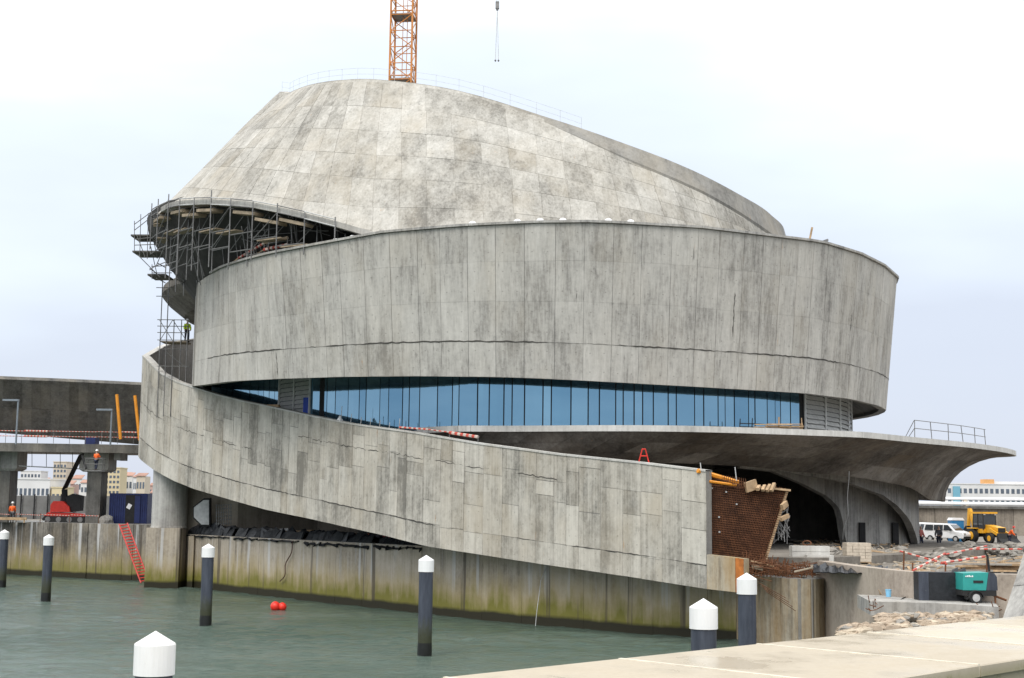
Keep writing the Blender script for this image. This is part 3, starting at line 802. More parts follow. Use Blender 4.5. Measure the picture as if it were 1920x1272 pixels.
p = S_glass((sl1 + ps[0]) / 2 - .003, .42); n = normal(S_glass, sl1, .5, 1)
MB().obox(p + n * .24, Vector((.22, -.1, 0)), n * .02, Vector((0, 0, .55))).build('blue_cover_sheet', M['bluesign'], bld)

# ---- canopy: broad terrace slab with a flared underside
lip_px = [(960, 800.5), (1160, 799.5), (1307, 801), (1470, 806), (1597, 811), (1640, 814), (1726, 823), (1818, 832), (1880, 841), (1904, 848)]
ZL = 11.35
lip = [ground(600, 95.5, ZL), ground(700, 90.0, ZL), ground(780, 86.0, ZL), ground(860, 83.2, ZL)] + [at_z(u, v, ZL) for u, v in lip_px]
tipb = lip[-1]
lip += [tipb + Vector((.2, 2.5, 0)), tipb + Vector((-1.2, 5.5, 0)), tipb + Vector((-5, 9, 0)), tipb + Vector((-11, 13, 0))]
lip = resample(catmull(lip, 200), 110)
inn_knots = [ground(600, 98.0, 9.0), ground(720, 92.2, 9.0), ground(860, 86.2, 9.0), ground(1000, 83.6, 9.0), ground(1204, 83.4, 9.0), ground(1381, 86.0, 9.0), ground(1506, 88.8, 8.7), ground(1592, 91.2, 8.5),
             ground(1657, 93.5, 8.3), ground(1708, 96.5, 8.0), ground(1745, 100, 7.6), ground(1766, 104, 7.35), ground(1772, 108, 7.35), ground(1768, 112, 7.4), ground(1745, 117, 7.5), ground(1700, 122, 7.6)]
inn_v = [(600, 874), (1000, 873), (1204, 868), (1280, 870), (1381, 874), (1441, 878), (1506, 886.5), (1592, 894), (1657, 904), (1708, 915.5), (1722, 927), (1745, 938), (1772, 939)]
for p in inn_knots:
    u = proj(p)[0]
    if p.y < 105: p.z = z_for(p.x, p.y, lerp_tab(inn_v, u))
inn = resample(catmull(inn_knots, 200), 110)
def S_can(s, t):
    q = min(max(s, 0), 1) * 109; k = min(int(q), 108); w = q - k
    a = lip[k].lerp(lip[k + 1], w) - Vector((0, 0, .28)); b = inn[k].lerp(inn[k + 1], w)
    flare = min(1, max(0, (s - .52) / .3)); flare = flare * flare * (3 - 2 * flare)
    th = t * math.pi / 2
    h = t * (1 - flare) + math.sin(th) * flare; d = t * (1 - flare) + (1 - math.cos(th)) * flare
    return Vector((a.x + (b.x - a.x) * h, a.y + (b.y - a.y) * h, a.z + (b.z - a.z) * d))
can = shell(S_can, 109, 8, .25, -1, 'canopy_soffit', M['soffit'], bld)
cs = [.06]
while cs[-1] < .80: cs.append(cs[-1] + random.uniform(.022, .032))
for a, b in zip(cs, cs[1:]):
    for r0_, r1_ in ((0.015, .34), (.34, .67), (.67, .985)):
        j = random.uniform(-.03, .03)
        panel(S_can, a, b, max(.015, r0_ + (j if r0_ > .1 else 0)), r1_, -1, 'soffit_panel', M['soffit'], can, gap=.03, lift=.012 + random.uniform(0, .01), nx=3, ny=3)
mbe = MB()
for a, b in zip(lip, lip[1:]):
    n = Vector(((b - a).y, -(b - a).x, 0)).normalized()
    mbe.add([q + n * o + Vector((0, 0, h)) for o, h in ((.06, -.3), (.06, .06), (-1.2, .06), (-1.2, -.24)) for q in (a, b)],
            [(0, 1, 3, 2), (2, 3, 5, 4), (4, 5, 7, 6), (6, 7, 1, 0)])
mbe.build('canopy_edge', M['coping'], bld)
top = [p + Vector((0, 0, .02)) - Vector(((lip[min(i + 1, 109)] - lip[max(i - 1, 0)]).y, -(lip[min(i + 1, 109)] - lip[max(i - 1, 0)]).x, 0)).normalized() * .6 for i, p in enumerate(lip)]
ctr = Vector((8, 110, ZL + .02))
mbt = MB().add(top + [ctr], [(i, i + 1, 110) for i in range(109)])
mbt.build('terrace_floor', M['grey'], bld)

# ---- curved walls with arches under the canopy
def px_plan(kn, z=7): return resample(catmull([ground(u, Y, z) for u, Y in kn], 120), 90)
GZ = 4.16
def arch_wall(kn, arch, name, thick, extra_slots=()):
    pl = px_plan(kn)
    bot, top_ = [], []
    for p in pl:
        u = proj((p.x, p.y, 7))[0]
        v = lerp_tab(arch, u)
        zb = z_for(p.x, p.y, v) if v < 1015.5 else GZ
        bot.append(Vector((p.x, p.y, max(GZ, zb)))); top_.append(Vector((p.x, p.y, 10.6)))
    S = ruled(bot, top_)
    w = shell(S, 89, 2, thick, 1, name, M['grey'], bld)
    return S, w
S1, w1 = arch_wall([(1388, 90.6), (1441, 91.0), (1506, 92.0), (1592, 94.0), (1657, 96.8), (1690, 99), (1712, 101.8), (1721, 105), (1722, 109), (1712, 115)],
          [(1388, 878), (1441, 882), (1506, 890), (1592, 905), (1657, 929), (1682.5, 948), (1700, 968), (1708, 981), (1715, 1000), (1719, 1016), (1730, 1016)], 'arch_wall', .5)
S2, w2 = arch_wall([(1388, 95), (1451, 95.8), (1506, 96.6), (1552, 97.6), (1584, 98.4), (1620, 99.6), (1657, 101), (1690, 103), (1715, 106)],
          [(1388, 878), (1451, 885), (1506, 907), (1552, 931), (1574, 953), (1582, 985), (1584, 1016), (1720, 1016)], 'inner_wall', .6)
k0 = min(range(90), key=lambda i: abs(proj(S2(i / 89, 0))[0] - 1590)) / 89
kk = [k0 + (1 - k0) * i / 9 for i in range(10)]
for a, b in zip(kk, kk[1:]):
    for q0, q1 in ((0, .62), (.62, 1)):
        panel(S2, a, b, q0, q1, 1, 'wall_panel', M['grey'], w2, gap=.03, lift=.02 + random.uniform(0, .015))
for u0, u1 in ((1610, 1619), (1672, 1680)):
    a = ground(u0, 99.25 if u0 < 1650 else 101.6, 5); b = ground(u1, 99.5 if u0 < 1650 else 102.0, 5)
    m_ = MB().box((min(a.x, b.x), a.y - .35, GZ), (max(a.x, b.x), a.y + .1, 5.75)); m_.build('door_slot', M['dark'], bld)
MB().box((-12, 113, GZ), (30, 113.5, 10.8)).build('rear_wall', M['shade'], bld)
MB().lathe((2, 106, 0), [(13.5, GZ), (13.5, 11)], 40).build('core_wall', M['shade'], bld)
MB().lathe((3, 105, 0), [(0.1, 9.9), (21.5, 9.9), (21.5, 10.9), (.1, 10.9)], 48).build('floor_slab', M['shade'], bld)
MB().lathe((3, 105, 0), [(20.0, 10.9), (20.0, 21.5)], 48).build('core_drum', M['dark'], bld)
# ground-floor wall behind the ramp on the left with a hexagonal opening
pl = [ground(345, 111.5, 6), ground(446, 108.5, 6)]
pl += [pl[1] + Vector((6, 2, 0)), pl[1] + Vector((16, -6, 0)), pl[1] + Vector((26, -13, 0))]
S = ruled([Vector((p.x, p.y, GZ)) for p in pl], [Vector((p.x, p.y, 10)) for p in pl])
shell(S, 8, 1, .4, 1, 'ground_floor_wall', M['brownwall'], bld)
hx = [(364, 952), (382, 938), (392, 938), (392, 984), (378, 984), (364, 970)]
fr = [Vector(at(u, v, 108.6)) for u, v in hx]
cen = sum(fr, Vector()) / 6
MB().prism([cen + (p - cen) * 1.16 for p in fr], (0, .5, 0)).build('opening_frame', M['dark'], bld)
MB().prism([p + Vector((0, -.06, 0)) for p in fr], (0, .05, 0)).build('pale_panel', M['palesteel'], bld)
for i in range(7):
    a = at(406 + i * 4.5, 946, 107.6); b = at(406 + i * 4.5, 985, 107.6); rod('rebar', a, b, .035, M['steel'], bld)
for i in range(6):
    a = at(404, 948 + i * 7, 107.6); b = at(435, 946 + i * 7, 107.6); rod('rebar', a, b, .03, M['steel'], bld)

# ---- round column on a square pier at the ramp's turn
cc = ground(318, 110.2, 6)
colm = MB().lathe((cc.x, cc.y, 0), [(1.42, 4.6), (1.42, 4.72), (1.38, 4.74), (1.38, 11.0)], 36).build('column', M['grey'], bld)
fp = ground(311, 109.6, 2)
MB().box((fp.x - 1.32, fp.y - 1.2, -1.5), (fp.x + 1.30, fp.y + 1.6, 4.62)).build('column_pier', M['seawall'], bld)

# ---- slab ring with flared underside, left of the drum
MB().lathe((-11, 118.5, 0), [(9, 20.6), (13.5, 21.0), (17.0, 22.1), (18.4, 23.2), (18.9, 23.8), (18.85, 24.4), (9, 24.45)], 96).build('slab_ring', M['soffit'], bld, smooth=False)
# bowl under the dome, seen in the opening
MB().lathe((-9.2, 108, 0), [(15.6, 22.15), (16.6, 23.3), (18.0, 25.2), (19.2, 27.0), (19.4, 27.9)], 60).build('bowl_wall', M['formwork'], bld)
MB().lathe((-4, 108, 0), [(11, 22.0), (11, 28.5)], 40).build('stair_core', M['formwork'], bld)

# ---- the dome
# an oblique cone cut off by a plane that falls to the right: base curve below, rim curve above
RK = [(-180, 532, 183, 104), (-165, 541, 176, 101.5), (-150, 556, 168.5, 99), (-135, 587, 158.5, 96.5), (-118, 640, 151, 94), (-105, 715, 150.5, 92.5), (-90, 860, 171, 91), (-75, 1040, 226, 89.6), (-60, 1180, 277, 89),
      (-45, 1300, 326, 89.4), (-30, 1383, 369, 91.2), (-15, 1440, 405, 95), (0, 1466, 446, 101)]
_rk = [(float(a), at(u, v, Y)) for a, u, v, Y in RK]
_rk += [(25.0, Vector((19.0, 109, 25.2))), (60.0, Vector((10, 115.5, 28.6))), (105.0, Vector((-3, 116.5, 32.6))), (145.0, Vector((-13, 111.5, 35.6))), (180.0, _rk[0][1])]
_zb = [(-180, 28.0), (-165, 27.4), (-150, 26.2), (-135, 24.8), (-118, 23.2), (-105, 22.3), (120, 22.3), (150, 25), (180, 28.0)]
def rim_pt(deg):
    deg = (deg + 180) % 360 - 180
    n = len(_rk)
    for k in range(n - 1):
        if deg <= _rk[k + 1][0]:
            t = (deg - _rk[k][0]) / (_rk[k + 1][0] - _rk[k][0])
            p1, p2 = _rk[k][1], _rk[k + 1][1]
            p0 = _rk[k - 1][1] if k else _rk[-2][1]
            p3 = _rk[k + 2][1] if k + 2 < n else _rk[1][1]
            return .5 * ((2 * p1) + (p2 - p0) * t + (2 * p0 - 5 * p1 + 4 * p2 - p3) * t * t + (3 * p1 - p0 - 3 * p2 + p3) * t ** 3)
    return _rk[-1][1]
def base_pt(deg):
    d_ = (deg + 180) % 360 - 180
    return Vector((-2.7 + 24.1 * math.cos(rad(deg)), 104 + 22 * math.sin(rad(deg)), lerp_tab(_zb, d_)))
_dc = {}
def dome_pt(th, k):
    key = round(th, 5)
    if key not in _dc: _dc[key] = (rim_pt(math.degrees(th)), base_pt(math.degrees(th)))
    a, b = _dc[key]
    k = min(max(k, 0), 1)
    p = a.lerp(b, k)
    bulge = .2 * math.sin(math.pi * k)
    c = Vector((p.x + 3, p.y - 104, 0))
    if c.length > .1: p += c.normalized() * bulge + Vector((0, 0, bulge * .5))
    return p
rim = [(279, 428), (290, 413), (300, 398), (318, 388), (337, 383), (390, 380), (470, 385), (551, 401), (631, 422), (716, 447), (760, 462)]
_kl = {}
def k_low(th):
    key = round(th, 4)
    if key in _kl: return _kl[key]
    if not (-math.pi * 1.06 < th < -math.pi * .40): r_ = 1.0
    else:
        lo, hi = .3, 1.0
        def below(k):
            u, v = proj(dome_pt(th, k)); return v > lerp_tab(rim, u)
        if not below(1.0): r_ = 1.0
        else:
            for _ in range(26):
                m_ = (lo + hi) / 2
                if below(m_): hi = m_
                else: lo = m_
            r_ = (lo + hi) / 2
    _kl[key] = r_
    return r_
# s: angle from the left-back round the front to the right-back; t: bottom -> top
TH0, TH1 = -math.pi * 1.06, math.pi * .94
def S_dome(s, t):
    th = TH0 + (TH1 - TH0) * s
    kl = k_low(th)
    return dome_pt(th, min(kl, 1 - t))
def dome_shell():
    ns, nt = 170, 44
    mb = MB()
    rows_o, rows_i = [], []
    for j in range(nt + 1):
        ro, ri = [], []
        for i in range(ns + 1):
            th = TH0 + (TH1 - TH0) * i / ns
            kl = k_low(th); k = kl * (1 - j / nt)
            p = dome_pt(th, k); c = Vector((-5, 104, p.z - 3))
            ro.append(p); ri.append(p + (c - p).normalized() * .55)
        rows_o.append(ro); rows_i.append(ri)
    mb.grid(rows_o); o2 = len(mb.v); mb.grid(rows_i)
    for i in range(ns):
        mb.f.append((i, i + 1, o2 + i + 1, o2 + i)); mb.mi.append(0)
    return mb.build('dome_shell', M['dome'], bld, smooth=True)
dome = dome_shell()
# formwork panels on the dome: rows follow level lines, columns run up to the summit
krow = [1.0, .80, .64, .50, .35, .19, .02]
sA, sB = .015, .56
for j, (ka, kb) in enumerate(zip(krow, krow[1:])):
    ncol = 46
    es = [sA + (sB - sA) * (i + random.uniform(-.06, .06)) / ncol for i in range(ncol + 1)]
    tilt = random.uniform(-.008, .008)
    for a, b in zip(es, es[1:]):
        tha, thb = TH0 + (TH1 - TH0) * a, TH0 + (TH1 - TH0) * b
        kl = min(k_low(tha), k_low(thb))
        k_hi = min(ka, kl)      # lower edge
        if k_hi - kb < .02: continue
        if proj(dome_pt((tha + thb) / 2, kb))[1] > 450: continue
        def SS(s, t, k1=k_hi, k2=kb): return dome_pt(TH0 + (TH1 - TH0) * s, min(k1 + (k2 - k1) * t, k_low(TH0 + (TH1 - TH0) * s) - .004))
        lift = .014 + random.uniform(0, .014)
        panel(SS, a, b, 0, 1, 1, 'dome_panel', M['dome'], dome, gap=random.choice((.02, .035, .06)), gap_t=random.choice((.012, .03)), lift=lift, nx=2, ny=2)
# lip round the opening
mbl = MB(); prev = None
for i in range(0, 71):
    th = -math.pi * 1.06 + (math.pi * .64) * i / 70
    kl = k_low(th)
    if kl > .999: continue
    p = dome_pt(th, kl); c = Vector((-5, 104, p.z)); o_ = (p - c).normalized()
    q = [p + o_ * .16 + Vector((0, 0, .22)), p + o_ * .16 + Vector((0, 0, -.14)), p - o_ * .75 + Vector((0, 0, -.14)), p - o_ * .75 + Vector((0, 0, .2))]
    if prev: mbl.add(prev + q, [(0, 4, 5, 1), (1, 5, 6, 2), (3, 7, 4, 0), (2, 6, 7, 3)])
    prev = q
mbl.build('dome_lip', M['grey'], bld)
# ridge band that climbs the dome's right shoulder
mbb = MB(); rows = []
for i in range(70):
    deg = -82 + 84 * i / 69
    kw = lerp_tab([(-82, .015), (-72, .10), (-60, .19), (-45, .27), (-30, .40), (-15, .52), (2, .6)], deg)
    row = []
    for q in range(7):
        k = kw * (1 - q / 6); th = rad(deg)
        p = dome_pt(th, k); n = normal(lambda s, t: dome_pt(s * 6.2832 - math.pi, 1 - t), (th + math.pi) / 6.2832, 1 - max(.02, k), 1)
        gr = min(1.0, (deg + 82) / 30)
        row.append(p + n * ((.13 * gr) if q > 0 else -.08) + (Vector((0, 0, .10 * gr)) if q == 6 else Vector()))
    row.append(row[-1] + Vector((.3, 1.4, -.1)))
    rows.append(row)
mbb.grid(rows); mbb.build('ridge_band', M['ridge'], bld)
# rim kerb along the rest of the skyline and the sloping roof inside it
mbk = MB(); prev = None
for i in range(121):
    p = rim_pt(-180 + 3 * i); c = Vector((-2, 103, p.z)); o_ = (p - c).normalized()
    q = [p + o_ * .05 + Vector((0, 0, -.3)), p + o_ * .01 + Vector((0, 0, .03)), p - o_ * .6 + Vector((0, 0, .05)), p - o_ * .6 + Vector((0, 0, -.4))]
    if prev: mbk.add(prev + q, [(0, 4, 5, 1), (1, 5, 6, 2), (2, 6, 7, 3), (3, 7, 4, 0)])
    prev = q
mbk.build('dome_rim', M['dome'], bld)
rr = [rim_pt(-180 + 6 * i) for i in range(60)]
cc_ = sum(rr, Vector()) / 60
ri = [p + (Vector((cc_.x, cc_.y, p.z)) - p).normalized() * .5 - Vector((0, 0, .25)) for p in rr]
MB().add(ri + [cc_ - Vector((0, 0, .4))], [(i, (i + 1) % 60, 60) for i in range(60)]).build('dome_roof', M['grey'], bld)
#PART3
# ================================================================== THINGS ON AND AROUND THE BUILDING
# ---- tower crane behind the dome
cr = ground(753, 124, 42)
crane = thing('tower_crane', 'orange lattice tower crane rising behind the dome', 'crane', (cr.x, cr.y, 3.7), 0)
hw = 1.02; ang = rad(38)
def cpt(i, z):
    a = ang + i * math.pi / 2
    return Vector((cr.x + hw * 1.414 * math.cos(a), cr.y + hw * 1.414 * math.sin(a), z))
ZT = 62
for i in range(4): rod('leg', cpt(i, 3.7), cpt(i, ZT), .10, M['crane'], crane)
z = 27.0; k = 0
while z < ZT - 2:
    for i in range(4):
        j = (i + 1) % 4
        a, b = (i, j) if k % 2 else (j, i)
        rod('brace', cpt(a, z), cpt(b, z + 1.55), .045, M['crane'], crane)
        rod('strut', cpt(i, z), cpt(j, z), .045, M['crane'], crane)
    if k % 4 == 0:
        MB().prism([cpt(i, z + .05) for i in range(4)], (0, 0, .08)).build('platform', M['steel'], crane)
        for i in range(4): rod('strut', cpt(i, z + .35), cpt((i + 1) % 4, z + .35), .06, M['crane'], crane)
    z += 1.55; k += 1
lx = Vector((cr.x + .15, cr.y - .1, 0))
for o in (-.2, .2): rod('ladder_rail', lx + Vector((o, 0, 25)), lx + Vector((o, 0, ZT)), .035, M['crane'], crane)
MB().box((cr.x - 1.3, cr.y - 1.3, ZT), (cr.x + 1.3, cr.y + 1.3, ZT + 2.2)).build('slewing_cab', M['white'], crane)
hk = ground(931, 118, 45)
jd = Vector((hk.x - cr.x, hk.y - cr.y, 0)).normalized(); js = Vector((-jd.y, jd.x, 0))
cb = Vector((cr.x, cr.y, ZT + 2.6))
for o, h in ((-.7, 0), (.7, 0), (0, 1.3)):
    rod('jib_chord', cb - jd * 12 + js * o + Vector((0, 0, h)), cb + jd * 34 + js * o + Vector((0, 0, h)), .09, M['crane'], crane)
for i in range(46):
    q = cb + jd * (i - 12)
    rod('jib_brace', q + js * (.7 if i % 2 else -.7), q + jd + Vector((0, 0, 1.3)), .04, M['crane'], crane)
MB().obox(cb - jd * 10.5 - Vector((0, 0, 1)), jd * 1.4, js * .8, Vector((0, 0, 1.2))).build('counterweight', M['grey'], crane)
zt = z_for(hk.x, hk.y, 8); zb = z_for(hk.x, hk.y, 112)
for o in (-.06, .06): rod('hoist_cable', hk * 1 + Vector((o, 0, zt - hk.z)), Vector((hk.x + o, hk.y, cb.z)), .02, M['steel'], crane)
hb = MB().obox((hk.x, hk.y, zt - .1), Vector((.17, 0, 0)), Vector((0, .12, 0)), Vector((0, 0, .32)))
hb.lathe((hk.x, hk.y, zt - .5), [(.0, -.12), (.1, -.08), (.13, .05), (.06, .12)], 10); hb.build('hook_block', M['steel'], crane)
for o in (-.07, .1): rod('sling', (hk.x, hk.y, zt - .5), (hk.x + o * 1.6, hk.y, zb), .028, M['palesteel'], crane)
for o in (-.112, .16): MB().lathe((hk.x + o, hk.y, zb - .1), [(0, -.12), (.07, -.05), (.09, .05), (.0, .12)], 8).build('sling_hook', M['steel'], crane)

# ---- guard rails
def railing(name, label, pts, h, post_r, rail_hs, mat, group=None, lean=0.0):
    t = thing(name, label, 'guard rail', tuple(pts[len(pts) // 2]), 0, group)
    for p in pts:
        l_ = Vector((random.uniform(-lean, lean), random.uniform(-lean, lean), 0))
        rod('post', p - Vector((0, 0, .05)), p + Vector((0, 0, h)) + l_, post_r, mat, t)
    for hh in rail_hs:
        for a, b in zip(pts, pts[1:]): rod('rail', a + Vector((0, 0, hh)), b + Vector((0, 0, hh)), post_r * .75, mat, t)
    return t
pts = [rim_pt(a) - Vector((0, -.35, .0)) for a in [-172, -164, -156, -148, -140, -132, -125, -118, -112, -107, -102, -98, -94, -90, -86, -82, -78, -74, -70]]
railing('summit_railing', 'thin pale guard rail along the top skyline of the dome', pts, .95, .011, (.5, .92), M["palesteel"])
tip = [lip[min(range(60, 110), key=lambda i: abs(proj(lip[i])[0] - u) + (50 if lip[i].y > lip[88].y + 30 else 0))] for u in (1692, 1727, 1759, 1789, 1817, 1842, 1858)]
tip = [p + Vector((-.35, .3, .05)) for p in tip]
tr = thing('canopy_railing', 'grey tube guard rail near the pointed tip of the canopy', 'guard rail', tuple(tip[3]))
hs = [.45] + [1.2] * 6
for p, h in zip(tip, hs): rod('post', p, p + Vector((random.uniform(-.15, .05), 0, h)), .03, M['steel'], tr)
for f_ in (.55, 1.0):
    for i in range(6): rod('rail', tip[i] + Vector((0, 0, hs[i] * f_)), tip[i + 1] + Vector((0, 0, hs[i + 1] * f_)), .024, M['steel'], tr)
rod('rail', tip[0] + Vector((-2.2, -.6, .1)), tip[0] + Vector((0, 0, .55)), .02, M['steel'], tr)

def striped(name, a, b, r, n, parent, n_side=6):
    a, b = Vector(a), Vector(b); m_ = MB()
    for i in range(n): m_.tube(a.lerp(b, i / n), a.lerp(b, (i + 1) / n), r, n=n_side, mi=i % 2)
    return m_.build(name, [M['tapered'], M['tapewhite']], parent)
def drum_top(u):
    i = min(range(4, 52), key=lambda k: abs(proj(dt[k])[0] - u)); return dt[i]
bt = thing('tape_barrier', 'red and white taped rail on the left shoulder of the drum', 'barrier', tuple(drum_top(470)))
px = [(394, 514), (436, 484), (486, 456), (520, 446)]
pp = [drum_top(u).lerp(DC, .02) for u, v in px]
q = [Vector((p.x, p.y, z_for(p.x, p.y, v))) for p, (u, v) in zip(pp, px)]
rod('rail', q[0], q[1], .07, M['timber'], bt); striped('striped_board', q[1], q[2], .09, 14, bt); rod('rail', q[2], q[3], .09, M['plank'], bt)
q2 = [p - Vector((0, 0, .45)) for p in q]
rod('rail', q2[1], q2[2], .05, M['plank'], bt); striped('striped_board', q2[2], q2[3], .11, 10, bt); striped('striped_board', q2[1] + Vector((0, -.05, .05)), q2[1].lerp(q2[2], .45) + Vector((0, -.05, .05)), .08, 8, bt)
for p, t_ in zip(pp[1:], q[1:]): rod('post', (p.x, p.y, drum_top(450).z - .3), (p.x, p.y, t_.z), .035, M['steel'], bt)
def ramp_top(u):
    i = min(range(0, turn), key=lambda k: abs(proj(rt[k])[0] - u)); return rt[i]
bt = thing('ramp_tape_barrier', 'low red and white taped barrier along the top of the ramp', 'barrier', tuple(ramp_top(820)))
q = [ramp_top(u) + Vector((.25, .25, 0)) for u in (745, 800, 838, 886)]
for p in q: rod('post', p, p + Vector((0, 0, .42)), .025, M['steel'], bt)
striped('striped_tape', q[0] + Vector((0, 0, .2)), q[1] + Vector((0, 0, .32)), .055, 12, bt); striped('striped_tape', q[1] + Vector((0, 0, .32)), q[2] + Vector((0, 0, .36)), .035, 8, bt)
striped('striped_tape', q[2] + Vector((0, 0, .34)), q[3] + Vector((0, 0, .36)), .095, 10, bt)
bt = thing('rebar_starters', 'thin upright rods left standing on the ramp edge before the windows', 'rods', tuple(ramp_top(680)))
for i, u in enumerate((636, 651, 666, 673, 690, 705, 722, 737)):
    p = ramp_top(u) + Vector((.2, .3, 0)); rod('rod', p - Vector((0, 0, .1)), p + Vector((.05, 0, random.uniform(.35, .9) if i else 1.0)), .022, M['palesteel'], bt)
p = ramp_top(634) + Vector((.15, .2, 0))
tag(MB().lathe((p.x, p.y, p.z), [(.22, 0), (.2, .1), (.08, .3), (.0, .42)], 10).build('plastic_sack', M['white']), 'small crumpled white sack on the ramp edge before the windows', 'sack')
p = ramp_top(508) + Vector((.2, .2, .1))
tag(MB().obox(p, Vector((.45, -.4, -.02)), Vector((.06, .07, 0)), Vector((0, 0, .09))).build('timber_board', M['timber']), 'short brown board lying on the ramp top beside the louvres', 'board')
ft = thing('trestle', 'small red trestle frame standing on the ramp top', 'trestle', tuple(ramp_top(1212)))
p = ramp_top(1212) + Vector((0, .3, 0))
for a, b in (((-.28, 0, 0), (-.08, 0, .75)), ((.28, 0, 0), (.08, 0, .75)), ((-.1, 0, .75), (.1, 0, .75)), ((-.18, 0, .4), (.18, 0, .4))): rod('bar', p + Vector(a), p + Vector(b), .035, M['red'], ft)
# timber and rods lying on the canopy by the right louvres
tp = thing('timber_pile', 'pile of orange-brown boards and rods on the terrace by the louvres', 'timber')
tl = lambda u: lip[min(range(0, 80), key=lambda i: abs(proj(lip[i])[0] - u))] + Vector((0, 1.2, .08))
tp.location = tl(1480)
for i in range(9):
    a = tl(1436 + random.uniform(-6, 30)) + Vector((0, random.uniform(-.3, .5), .05 + i * .03)); b = tl(1490 + random.uniform(-10, 36)) + Vector((0, random.uniform(-.3, .5), .1 + i * .035))
    bar('board', a, b, .2, .05, M['timber'], tp)
for u in (1478, 1503, 1460): rod('rod', tl(u), tl(u) + Vector((random.uniform(-.1, .1), 0, .75)), .03, M['timber'], tp)
st = thing('starter_bars', 'dark bent starter bars on the terrace in front of the glass', 'rebar', tuple(tl(1425)))
for u in (1400, 1409, 1417, 1424, 1433): rod('bar', tl(u) + Vector((0, 1, 0)), tl(u) + Vector((.05, 1, random.uniform(.4, .75))), .03, M['dark'], st)
for v in (.15, .35): rod('bar', tl(1392) + Vector((0, 1, v)), tl(1440) + Vector((0, 1, v)), .03, M['dark'], st)
# roof clutter on the right of the drum
p = drum_top(1532); t_ = thing('leaning_board', 'lone brown board standing on the drum rim at right', 'board', tuple(p))
bar('board', p + Vector((0, .6, 0)), p + Vector((.22, .6, 1.05)), .08, .12, M['timber'], t_)
p = drum_top(1542)
MB_ = MB().obox(p + Vector((0, .8, .3)), Vector((.34, 0, .12)), Vector((0, .2, 0)), Vector((-.02, 0, .06))); MB_.tube(p + Vector((-.2, .8, 0)), p + Vector((-.1, .8, .3)), .03)
tag(MB_.build('floodlight', M['steel']), 'small grey floodlight on the drum rim beside the lone board', 'floodlight')

# ---- scaffold in the mouth of the dome
sc = thing('scaffold', 'dense dark tube scaffold with plank decks in the mouth of the dome', 'scaffold', (-16, 88, 22.1))
bays = []
for i in range(13):
    th = -rad(176) + rad(66) * i / 12
    kl = k_low(th)
    p = dome_pt(th, kl); c = Vector((-4, 104, 0)); o_ = Vector((p.x - c.x, p.y - c.y, 0)).normalized()
    bays.append((p, o_))
for i, (p, o_) in enumerate(bays):
    ztop = p.z
    base = 22.1
    for d_, up in ((.35, random.choice((.25, .45, .8))), (-1.1, -.3)):
        q = p + o_ * d_
        if q.x < -24.6 and d_ > 0: base2 = max(base, p.z - 2.6)
        else: base2 = base
        if ztop + up - base2 > .3: rod('standard', (q.x, q.y, base2), (q.x, q.y, ztop + up), .045, M['steel'], sc)
    rod('transom', p + o_ * .4 + Vector((0, 0, -.35)), p - o_ * 1.2 + Vector((0, 0, -.35)), .035, M['steel'], sc)
    if i < 12:
        p2, o2_ = bays[i + 1]
        for hh in ((-.15, .3) if i % 3 else (.3,)): rod('ledger', p + o_ * .38 + Vector((0, 0, hh)), p2 + o2_ * .38 + Vector((0, 0, hh)), .035, M['palesteel'] if i % 2 else M['steel'], sc)
        if i % 4 != 3: bar('plank', p + o_ * -.2 + Vector((0, 0, -.55 - .3 * (i % 2))), p2 + o2_ * -.2 + Vector((0, 0, -.5 - .3 * (i % 2))), .8, .2, M['plank'], sc)
        zz = min(p.z, p2.z) - 1.7
        lev = 0
        while zz > 22.8 and lev < 4:
            for d_ in (.3, -1.1):
                a, b = p + o_ * d_, p2 + o2_ * d_
                rod('ledger', (a.x, a.y, zz), (b.x, b.y, zz), .035, M['steel'], sc)
                if d_ < 0 or i % 2: rod('brace', (a.x, a.y, zz), (b.x, b.y, zz + 1.6), .03, M['steel'], sc)
            if lev == 0 and i % 3 != 2: bar('plank', p + o_ * -.4 + Vector((0, 0, zz - p.z)), p2 + o2_ * -.4 + Vector((0, 0, zz - p2.z)), .7, .08, M['plank'], sc)
            zz -= 1.15; lev += 1
# inner raking props seen in the dark
for i in range(26):
    th = -rad(random.uniform(112, 172)); r0_ = random.uniform(.76, .90)
    p = dome_pt(th, 1.0); c = Vector((-4, 104, 0))
    a = c + (Vector((p.x, p.y, 0)) - c) * r0_; a.z = 22.2
    b = c + (Vector((p.x, p.y, 0)) - c) * (r0_ + .02 + random.uniform(0, .04)); b.z = random.uniform(24.8, 26.2)
    rod('prop', a, b, .04, M['steel'], sc)
    if i % 2: rod('ledger', a + Vector((0, 0, 1.5 + random.random() * 1.5)), a + Vector((2.2, -1.2, 1.5 + random.random() * 1.5)), .03, M['steel'], sc)
# bracket platforms hanging off the dome's left tip
bk = thing('bracket_scaffold', 'pale bracket scaffold hanging off the left tip of the dome', 'scaffold', tuple(at(262, 460, 104)))
for Y in (103.0, 105.6):
    for u0, v0, u1, v1 in ((252, 415, 252, 470), (264, 402, 262, 482), (278, 400, 276, 486), (252, 432, 288, 404), (252, 421, 290, 393), (252, 449, 300, 444), (252, 460, 304, 458), (256, 440, 272, 482), (258, 478, 300, 520), (284, 500, 322, 498), (286, 512, 322, 512), (285, 496, 285, 524)):
        rod('tube', at(u0, v0, Y), at(u1, v1, Y), .032, M['steel'], bk)
for u0, u1, v in ((253, 296, 447), (256, 310, 477), (284, 318, 520)):
    a, b = at(u0, v, 104.3), at(u1, v, 104.3); bar('deck', a, b, 2.4, .12, M['shade'], bk)
for v in (415, 432, 449, 460): rod('tube', at(252, v, 103), at(252, v, 105.6), .03, M['steel'], bk)
